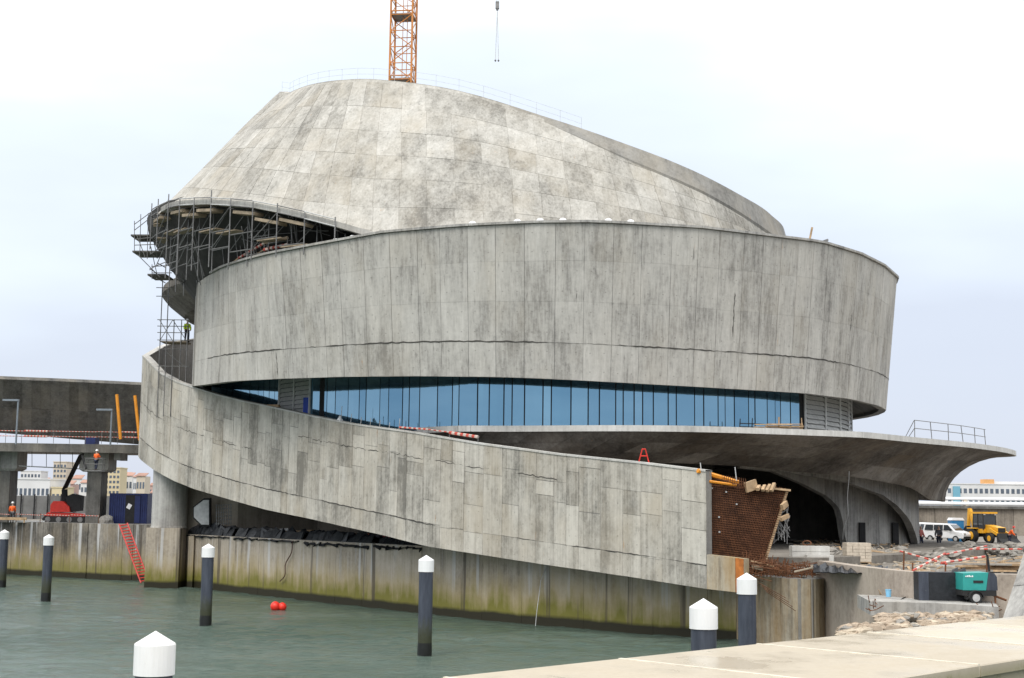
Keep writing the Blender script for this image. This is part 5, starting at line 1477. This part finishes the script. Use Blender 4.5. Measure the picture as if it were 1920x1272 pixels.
for i in range(12):
    a = site(1800 + rnd.uniform(-15, 10), 68 + rnd.uniform(-1, 1)) + Vector((0, 0, .08 + .1 * (i // 3))); b = site(1912 + rnd.uniform(-6, 20), 67 + rnd.uniform(-1, 1)) + Vector((0, 0, .12 + .1 * (i // 3)))
    bar('timber', a, b, .25, .09, M['timber' if i % 3 else 'rubble'], lt)
bar('pale_board', site(1822, 62) + Vector((0, 0, .1)), site(1905, 61.5) + Vector((0, 0, .12)), .9, .06, M['plank'], lt)
def rock(c, r_, seed, flat=.7):
    q = random.Random(seed); m_ = MB(); n = 8
    prof = [(0.01, -.7), (.8, -.45), (1.0, 0), (.75, .5), (.01, .72)]
    vs_ = []
    for pr, pz in prof:
        for i in range(n):
            a = 2 * math.pi * i / n; k = q.uniform(.6, 1.25)
            vs_.append(Vector((c.x + r_ * pr * k * math.cos(a), c.y + r_ * pr * k * math.sin(a), c.z + r_ * flat * pz * q.uniform(.85, 1.15))))
    return m_.add(vs_, [(j * n + i, j * n + (i + 1) % n, (j + 1) * n + (i + 1) % n, (j + 1) * n + i) for j in range(4) for i in range(n)])
for k, (u, Y, n_, sp, lab) in enumerate(((1815, 96, 26, 1.6, 'grey rubble mound in front of the white van'), (1868, 92, 30, 1.5, 'pale rubble mound in front of the yellow digger'), (1900, 100, 20, 1.4, 'brown rubble mound beside the orange stooping worker'), (1690, 84, 22, 1.2, 'low rubble mound before the foot of the curved wall'), (1765, 82, 26, 1.5, 'low rubble mound behind the crossed barrier poles'), (1560, 78, 16, 1.0, 'small rubble mound beside the low stack of blocks'))):
    m_ = MB(); c = site(u, Y)
    for i in range(n_):
        d_ = abs(rnd.gauss(0, .55)); a_ = rnd.uniform(0, 6.28); hgt = max(0, .75 - d_ * .55)
        r2 = rock(Vector((c.x + sp * d_ * math.cos(a_), c.y + sp * d_ * math.sin(a_), c.z + hgt * rnd.uniform(.4, 1))), rnd.uniform(.18, .45), k * 100 + i)
        m_.add(r2.v, r2.f)
    t_ = thing('rubble_mound', lab, 'rubble', tuple(c)); o = m_.build('rubble', M['rubble'], t_); o['kind'] = 'stuff'
m_ = MB()
for i in range(760):
    u, Y = rnd.uniform(1490, 1930), rnd.uniform(66, 118); c = site(u, Y, 4.16 if (u < 1700 and Y > 80) else GR_)
    if rnd.random() < .5:
        d_ = Vector((rnd.uniform(-.6, .6), rnd.uniform(-.4, .4), rnd.uniform(0, .1))); m_.obox(c + Vector((0, 0, .06)), d_, Vector((-d_.y, d_.x, 0)).normalized() * .06, Vector((0, 0, .03)), rnd.choice((0, 1, 2)))
    else:
        r2 = rock(c, rnd.uniform(.06, .2), 3000 + i); m_.add(r2.v, r2.f, rnd.choice((1, 2)))
o = m_.build('site_debris', [M['timber'], M['rubble'], M['stonepale']]); o['kind'] = 'stuff'; tag(o, 'scattered offcuts and broken stone over the site ground', 'debris')
hc = [at(1591, 818, 90.5), at(1590, 850, 90.5), at(1592, 890, 90.6), at(1589, 930, 90.8), at(1590, 965, 91), at(1582, 990, 91.5), at(1580, 1012, 92)]
tag(MB().poly_tube(catmull(hc, 20), .025).build('hanging_cable', M['palesteel']), 'pale cable hanging from the canopy edge before the arches', 'cable')
# concrete pad, compressor and black screen
pad = thing('concrete_pad', 'rough grey concrete pad under the teal compressor', 'pad', tuple(site(1745, 50, 2.6)))
a, b = at_z(1632, 1128, 3.0), at_z(1862, 1136, 3.0)
MB().prism([a + Vector((0, 0, -.55)), a.lerp(b, .5) + Vector((.1, -.5, -.5)), b + Vector((0, -.6, -.55)), b + Vector((1.2, 3.5, -.55)), a + Vector((.6, 4.5, -.55))], (0, 0, .55)).build('slab', M['grey'], pad)
for i in range(26):
    e_p = a.lerp(b, rnd.choice((rnd.uniform(-.02, .05), rnd.uniform(.93, 1.02)))) + Vector((0, rnd.uniform(-.6, .4), -rnd.uniform(0, .35)))
    rod('starter_bar', e_p, e_p + Vector((rnd.uniform(-.45, .25), rnd.uniform(-.3, .1), rnd.uniform(-.15, .35))), .018, M['rust'], pad)
cp0 = at_z(1836, 1131, 3.0)
cmp_ = thing('compressor', 'teal and dark grey wheeled site compressor on the pad', 'compressor', tuple(cp0))
sc_ = cp0.y / F
x0, x1 = cp0.x - 32 * sc_, cp0.x + 32 * sc_
z0 = 3.0; hh = 56 * sc_
yb = cp0.y
MB().prism([Vector((x0, yb - .2, z0 + hh * .42)), Vector((x0 + (x1 - x0) * .66, yb - .2, z0 + hh * .42)), Vector((x0 + (x1 - x0) * .74, yb - .2, z0 + hh)), Vector((x0, yb - .2, z0 + hh * .97))], (0, 1.1, 0)).build('canopy', M['teal'], cmp_)
MB().prism([Vector((x0 + (x1 - x0) * .67, yb - .19, z0 + hh * .42)), Vector((x1, yb - .19, z0 + hh * .42)), Vector((x1 - .02, yb - .19, z0 + hh * .86)), Vector((x1 - .12, yb - .19, z0 + hh * .98)), Vector((x0 + (x1 - x0) * .75, yb - .19, z0 + hh)), ], (0, 1.08, 0)).build('rear_cover', M['pile'], cmp_)
MB().box((x0, yb - .18, z0 + hh * .24), (x1 - .05, yb + .85, z0 + hh * .415)).build('chassis', M['rubber'], cmp_)
MB().box((x0 + (x1 - x0) * .30, yb - .225, z0 + hh * .66), (x0 + (x1 - x0) * .58, yb - .205, z0 + hh * .74)).build('grille', M['rubber'], cmp_)
for i in range(5): MB().box((x0 + .1 + i * .065, yb - .222, z0 + hh * .85), (x0 + .145 + i * .065, yb - .204, z0 + hh * (.89 + .012 * (i % 3)))).build('lettering', M['white'], cmp_)
for y_ in (yb - .34, yb + .86):
    wx = x0 + (x1 - x0) * .34
    wh = MB().tube((wx, y_, z0 + .22), (wx, y_ + .18, z0 + .22), .24, n=24).build('wheel', M['rubber'], cmp_)
    MB().lathe((0, 0, 0), [(0, 0)], 4) if False else MB().tube((wx, y_ - .012, z0 + .22), (wx, y_ + .19, z0 + .22), .15, n=20).build('rim', M['palesteel'], wh)
m_ = MB().lathe((0, 0, 0), [(.26, -.01), (.30, -.01), (.30, .02), (.26, .02)], 16, 0, math.pi)
m_.v = [Vector((wx + q.x, yb - .34 + q.z * 6, z0 + .22 + q.y)) for q in m_.v]; m_.build('mudguard', M['rubber'], cmp_)
rod('jack_leg', (x1 - .08, yb - .1, z0), (x1 - .08, yb - .1, z0 + .35), .04, M['rust'], cmp_); rod('tow_bar', (x1 - .1, yb + .3, z0 + .32), (x1 + .5, yb + .3, z0 + .1), .045, M['rust'], cmp_)
a, b = at_z(1717, 1126, 3.0), at_z(1806, 1128, 3.0)
sb_ = thing('black_screen', 'black plastic covered crate behind the teal compressor', 'crate', tuple(a))
zt_ = z_for(a.x, a.y - .5, 1073)
MB().box((a.x, a.y - .5, 3.0), (b.x, a.y + .25, zt_)).build('body', M['tarp'], sb_)
MB().box((a.x - .02, a.y - .55, 3.0), (a.x + .38, a.y - .505, zt_ + .02)).build('panel', M['pile'], sb_)
for x in (.0, .3): MB().add([(b.x - .45 + x, a.y - .3, zt_), (b.x - .12 + x, a.y - .3, zt_), (b.x - .15 + x, a.y - .2, zt_ + .2), (b.x - .35 + x, a.y - .1, zt_ + .1)], [(0, 1, 2), (0, 2, 3), (1, 3, 2), (0, 3, 1)]).build('loose_flap', M['tarp'], sb_)
p = at_z(1666, 1120, 3.0)
o = MB().lathe((p.x, p.y, 3.0), [(.0, 0), (.10, 0), (.125, .30), (.135, .30), (.135, .32), (.115, .32), (.10, .04)], 18).build('bucket', M['lightblue'], smooth=False); tag(o, 'light blue plastic bucket standing on the concrete pad', 'bucket')
p2 = at_z(1680, 1117, 3.0); t_ = thing('plank_pile', 'short brown planks stacked behind the light blue bucket', 'planks', tuple(p2))
for i in range(4): bar('plank', p2 + Vector((-.55, .5 + .08 * i, .04 + .05 * i)), p2 + Vector((.55, .55 - .05 * i, .05 + .05 * i)), .2, .045, M['timber'], t_)
cb_ = [at_z(1702, 1118, 3.02), at_z(1690, 1124, 3.03), at_z(1676, 1138, 2.75), at_z(1655, 1160, 2.4), at_z(1637, 1172, 2.2)]
tag(MB().poly_tube(catmull(cb_, 16), .022).build('cable', M['rubber']), 'black cable trailing off the pad over the stones', 'cable')
# rip-rap stones
bk_ = [ground(1580, 47.5, 2.0), ground(1640, 45.0, 2.0), ground(1760, 43.0, 2.0), ground(1960, 42.5, 2.0), ground(1960, 58, 2.0), ground(1700, 56.5, 2.0), ground(1600, 55.5, 2.0)]
structure(MB().prism([Vector((p.x, p.y, -1)) for p in bk_], (0, 0, 3.15)).build('bank', M['ground']))
for i in range(150):
    t_u = rnd.random(); u = 1572 + 292 * t_u; lo_v = 1150 + max(0, .28 - t_u) * 110; hi_v = 1190 - 30 * t_u
    v = rnd.uniform(lo_v, hi_v)
    c = at(u, v, 53.6 - (v - 1148) / 40 * 8.0)
    r_ = rnd.choice((.12, .17, .22, .28, .34)) * rnd.uniform(.85, 1.15)
    o = rock(c - Vector((0, 0, r_ * .25)), r_, 900 + i, rnd.uniform(.6, .95)).build('stone', M[rnd.choice(('stone', 'stone', 'stone', 'rubble', 'stonepale'))])
    tag(o, 'rough broken stone in the heap below the concrete pad', 'stone', 'rip-rap stones below the pad')
# sloping revetment by the pier
rv = thing('revetment', 'smooth pale sloping concrete buttress rising from the pier', 'buttress', tuple(at(1890, 1150, 46)))
A0, A1 = at(1853, 1168, 45.2), at(1926, 1020, 47.5)
B0, B1 = at(1990, 1158, 41.5), at(2060, 1000, 44)
th_ = Vector((1.2, 1.0, -1.4))
S_rv = ruled([A0 + Vector((0, 0, -1.2)), B0 + Vector((0, 0, -1.2))], [A1, B1])
shell(S_rv, 2, 6, 1.4, 1, 'slope_face', M['grey'], rv)
panel(S_rv, .0, 1, 0.02, .62, 1, 'slope_panel', M['grey'], rv, gap=.03, lift=.02); panel(S_rv, 0, 1, .62, 1, 1, 'slope_panel', M['grey'], rv, gap=.03, lift=.02)

# breakwater wall with pipes
bwk = thing('breakwater_wall', 'long stained brown breakwater wall behind the digger', 'wall', tuple(site(1830, 176)))
for i in range(22):
    x0_, x1_ = 34 + i * 5, 39 + i * 5 - .06
    MB().box((x0_, 176 + rnd.uniform(0, .08), 2), (x1_, 178, 7.0)).build('wall_panel', M['brownwall'], bwk)
MB().box((30, 175.6, 7.0), (146, 178.2, 7.35)).build('wall_cap', M['shade'], bwk)
for k, (z_, r_, lab) in enumerate(((7.62, .24, 'thick white pipe along the breakwater wall, the lower one'), (8.25, .2, 'thick white pipe along the breakwater wall, the upper one'))):
    t_ = thing('pipeline', lab, 'pipe', (80, 176, 7.3))
    rod('pipe', (30, 175.9 + k * .6, z_), (146, 175.9 + k * .6, z_), r_, M['white'], t_, 12)
    for i in range(14): MB().box((34 + i * 8 - .2, 175.7 + k * .6, 7.34), (34 + i * 8 + .2, 176.2 + k * .6, z_ - r_ * .6)).build('saddle', M['block'], t_)
#PART5
# ================================================================== vehicles and people on the right
def wheel(t, x, y, r_, w_, z0, name='wheel', rimmat='palesteel'):
    wh = MB().tube((x, y - w_ / 2, z0 + r_), (x, y + w_ / 2, z0 + r_), r_, n=20).build(name, M['rubber'], t, local=True)
    MB().tube((x, y - w_ / 2 - .015, z0 + r_), (x, y + w_ / 2 + .015, z0 + r_), r_ * .58, n=16).build('rim', M[rimmat], wh, local=True)
def van(label, loc, rz, s=1.0):
    t = thing('van', label, 'van', tuple(loc), rz)
    prof = [(-2.1, .35), (2.2, .35), (2.25, .75), (2.1, .95), (1.35, 1.08), (.65, 1.72), (-1.95, 1.78), (-2.12, 1.0)]
    m_ = MB(); w_ = .86
    mid = [(x, y) for x, y in prof]
    pts_ = [Vector((x, sy * (w_ if z < 1.1 else w_ * .86), z)) for sy in (-1, 1) for x, z in prof]
    n = len(prof)
    m_.add(pts_, [tuple(range(n)), tuple(range(2 * n - 1, n - 1, -1))] + [(i, n + i, n + (i + 1) % n, (i + 1) % n) for i in range(n)])
    o = m_.build('body', M['carwhite'], t, local=True)
    bv = o.modifiers.new('bevel', 'BEVEL'); bv.width = .07; bv.segments = 2
    for sy in (-1, 1):
        y0 = sy * .83
        for xs in ([(.55, 1.62), (1.12, 1.12), (.15, 1.12), (.15, 1.62)], [(.05, 1.62), (.05, 1.12), (-.9, 1.12), (-.9, 1.62)], [(-1.0, 1.62), (-1.0, 1.12), (-1.9, 1.12), (-1.8, 1.62)]):
            MB().prism([Vector((x, sy * (.885 - .1 * (z - 1.1) / .55), z)) for x, z in xs], (0, -sy * .05, 0)).build('side_window', M['carglass'], t, local=True)
        MB().obox((2.2, sy * .62, .78), Vector((.06, 0, 0)), Vector((0, .17, 0)), Vector((0, 0, .09))).build('headlight', M['palesteel'], t, local=True)
        wheel(t, 1.4, sy * .78, .31, .22, 0); wheel(t, -1.3, sy * .78, .31, .22, 0)
        MB().obox((.95, sy * .98, 1.12), Vector((.05, 0, 0)), Vector((0, .09, 0)), Vector((0, 0, .07))).build('mirror', M['rubber'], t, local=True)
    MB().add([(1.36, -.72, 1.12), (1.36, .72, 1.12), (.72, .64, 1.68), (.72, -.64, 1.68), (1.32, -.72, 1.08), (1.32, .72, 1.08), (.66, .64, 1.66), (.66, -.64, 1.66)], [(0, 1, 2, 3), (7, 6, 5, 4), (0, 4, 5, 1), (3, 2, 6, 7), (0, 3, 7, 4), (1, 5, 6, 2)]).build('windscreen', M['carglass'], t, local=True)
    MB().box((2.18, -.8, .36), (2.3, .8, .56)).build('bumper', M['rubber'], t, local=True)
    return t
ZF = 3.7
van('white van parked facing the site, beside the blue cubicle', site(1776, 134), rad(-48))
van('white van half hidden behind the other, beside the curved wall', site(1750, 139), rad(-58))
tc_ = thing('portable_toilet', 'blue portable toilet with white roof behind the white van', 'toilet', tuple(site(1793, 136)))
p = site(1793, 136)
MB().box((p.x - .6, p.y - .6, ZF), (p.x + .6, p.y + .6, ZF + 2.05)).build('body', M['portablue'], tc_)
MB().prism([Vector((p.x - .66, p.y - .66, ZF + 2.06)), Vector((p.x + .66, p.y - .66, ZF + 2.06)), Vector((p.x + .5, p.y - .66, ZF + 2.3)), Vector((p.x - .5, p.y - .66, ZF + 2.3))], (0, 1.32, 0)).build('roof', M['white'], tc_)
MB().box((p.x - .42, p.y - .63, ZF + .1), (p.x + .42, p.y - .605, ZF + 1.95)).build('door', M['portablue'], tc_)
MB().box((p.x + .25, p.y - .66, ZF + 1.0), (p.x + .34, p.y - .632, ZF + 1.12)).build('latch', M['white'], tc_)
# backhoe loader
BH = site(1852, 132)
bh = thing('backhoe_loader', 'yellow backhoe loader with raised rear arm before the breakwater wall', 'digger', tuple(BH), rad(-72))
def L(name, mb_, mat, par=None): return mb_.build(name, M[mat], par or bh, local=True)
L('chassis', MB().box((-1.6, -.45, .55), (1.9, .45, .95)), 'rubber')
L('hood', MB().prism([Vector((.35, -.48, .95)), Vector((2.1, -.48, .95)), Vector((2.1, -.48, 1.45)), Vector((.35, -.48, 1.7))], (0, .96, 0)), 'yellow')
L('grille', MB().box((2.1, -.4, 1.0), (2.14, .4, 1.42)), 'rubber')
cabp = MB()
for x, y in ((.35, -.72), (.35, .72), (-1.2, -.72), (-1.2, .72), (-.45, -.74), (-.45, .74)): cabp.tube((x, y, 1.2), (x * .95, y * .95, 2.75), .055, n=6)
for i, (x, y) in enumerate(((.35, -.72), (.35, .72), (-1.2, -.72), (-1.2, .72), (-.45, -.74), (-.45, .74))): L('cab_post', MB().tube((x, y, 1.2), (x * .95, y * .95, 2.75), .055, n=6), 'rubber')
L('cab_roof', MB().box((-1.35, -.82, 2.74), (.5, .82, 2.9)), 'yellow')
L('cab_base', MB().box((-1.25, -.74, .9), (.38, .74, 1.3)), 'yellow')
L('windscreen', MB().box((.33, -.66, 1.32), (.36, .66, 2.7)), 'carglass'); L('rear_glass', MB().box((-1.2, -.66, 1.32), (-1.17, .66, 2.7)), 'carglass')
for sy in (-1, 1):
    L('side_glass', MB().box((-1.14, sy * .70 - .012, 1.32), (.3, sy * .70 + .012, 2.68)), 'carglass')
    wheel(bh, -1.0, sy * .92, .66, .42, 0, rimmat='yellow'); wheel(bh, 1.5, sy * .82, .45, .32, 0, rimmat='yellow')
    L('mudguard', MB().obox((-1.0, sy * .92, 1.36), Vector((.62, 0, 0)), Vector((0, .2, 0)), Vector((0, 0, .04))), 'yellow')
    L('loader_arm', MB().obox((2.0, sy * .62, .95), Vector((.85, 0, -.35)), Vector((0, .07, 0)), Vector((.05, 0, .12))), 'yellow')
    L('headlight', MB().obox((.4, sy * .6, 2.68), Vector((.05, 0, 0)), Vector((0, .1, 0)), Vector((0, 0, .07))), 'palesteel')
L('bucket', MB().prism([Vector((2.75, -1.05, .08)), Vector((3.5, -1.05, .1)), Vector((3.0, -1.05, .45)), Vector((2.85, -1.05, .95)), Vector((2.7, -1.05, .7))], (0, 2.1, 0)), 'rubber')
L('boom', MB().obox((-2.1, 0, 1.9), Vector((-.45, 0, 1.25)), Vector((0, .13, 0)), Vector((.14, 0, .05))), 'yellow')
L('dipper', MB().obox((-2.75, 0, 2.4), Vector((-.12, 0, -.85)), Vector((0, .11, 0)), Vector((.13, 0, 0))), 'yellow')
L('rear_bucket', MB().prism([Vector((-2.95, -.3, 1.55)), Vector((-3.3, -.3, 1.2)), Vector((-3.1, -.3, .8)), Vector((-2.7, -.3, 1.0))], (0, .6, 0)), 'rubber')
L('slew_post', MB().box((-1.75, -.3, .5), (-1.55, .3, 1.0)), 'yellow')
for sy in (-1, 1): L('stabiliser', MB().obox((-1.65, sy * .85, .5), Vector((.07, 0, 0)), Vector((0, sy * .25, -.4)), Vector((0, .06, .04))), 'yellow')
person('man in a red checked shirt standing before the curved wall', site(1727, 108), rad(40), M['redcloth'], M['jeans'], None)
person('man in grey clothes standing beside the white vans', site(1761, 110), rad(-30), M['greycloth'], M['jeans'], None)
person('worker in orange stooping beside the yellow digger', site(1893, 118), rad(70), M['orange'], M['jeans'], M['red'], stoop=1.0)

# ================================================================== far city
def block(label, u0, u1, vtop, Y, mat, floors, cols, roof=None, zb=4.6, cat='building', name='apartment_block', depth=14, win=True, wmat='citywin'):
    a, b = ground(u0, Y, 8), ground(u1, Y, 8); zt_ = z_for(a.x, Y, vtop)
    t = thing(name, label, cat, ((a.x + b.x) / 2, Y, zb))
    MB().box((a.x, Y, zb), (b.x, Y + depth, zt_)).build('wall', M[mat], t)
    if roof: MB().prism([Vector((a.x - .4, Y - .5, zt_)), Vector((b.x + .4, Y - .5, zt_)), Vector((b.x + .4, Y + depth / 2, zt_ + roof)), Vector((a.x - .4, Y + depth / 2, zt_ + roof))], (0, .01, .25)).build('roof', M['cityred'], t)
    else: MB().box((a.x - .3, Y - .3, zt_), (b.x + .3, Y + depth, zt_ + .5)).build('roof', M[mat], t)
    if win and floors:
        fh, cw = (zt_ - zb) / (floors + .3), (b.x - a.x) / cols
        for j in range(floors):
            for i in range(cols):
                x = a.x + (i + .2) * cw; z_ = zb + (j + .35) * fh
                MB().box((x, Y - .12, z_), (x + cw * .6, Y + .05, z_ + fh * .5)).build('window', M[wmat], t)
    return t
block('long low white harbour shed with flat roof across the basin', 18, 92, 899, 640, 'citywhite', 1, 9, name='harbour_shed', depth=30)
block('beige apartment tower with balconies rising behind the boom arm', 97, 122, 867, 820, 'citybeige', 8, 4)
block('pale yellow apartment tower beside the bridge pillar', 195, 223, 878, 760, 'cityyellow', 7, 4)
block('grey-white block with flat roof between the bridge pillars', 36, 74, 884, 900, 'citywhite', 5, 6)
block('low ochre shed in front of the beige tower', 96, 120, 915, 640, 'cityyellow', 1, 3, name='harbour_shed')
rnd = random.Random(21)
hues = ['citypink', 'citywhite', 'citybeige', 'citywhite', 'cityyellow', 'citypink']
adj = {'citypink': 'pinkish', 'citywhite': 'white', 'citybeige': 'beige', 'cityyellow': 'yellowish'}
for i in range(34):
    u = rnd.uniform(60, 292); Y = rnd.uniform(660, 980); mt = rnd.choice(hues)
    w_ = rnd.uniform(9, 20); vt_ = rnd.uniform(892, 926) if u > 120 else rnd.uniform(900, 928)
    zr = rnd.uniform(1.2, 2.4)
    t_ = block('small %s town house with red tiled roof in the far town' % adj[mt], u, u + w_, vt_, Y, mt, 2, 3, roof=zr, name='town_house', cat='house', depth=10)
    t_['group'] = 'town houses across the water'
ab = block('long white apartment block behind the breakwater', 1776, 1995, 908, 800, 'citywhite', 3, 22, depth=12)
a, b = ground(1788, 799, 8), ground(1801, 799, 8)
MB().box((a.x, 798.6, 5), (b.x, 799.6, z_for(a.x, 799, 912))).build('blue_stair_tower', M['cityblue'], ab)
a, b = ground(1846, 802, 8), ground(1864, 802, 8)
MB().box((a.x, 800.5, z_for(a.x, 802, 908)), (b.x, 808, z_for(a.x, 802, 899))).build('orange_roof_house', M['cityorange'], ab)
a, b = ground(1866, 802, 8), ground(1990, 802, 8)
MB().box((a.x, 803, z_for(a.x, 802, 908)), (b.x, 812, z_for(a.x, 802, 903))).build('roof_storey', M['citywhite'], ab)
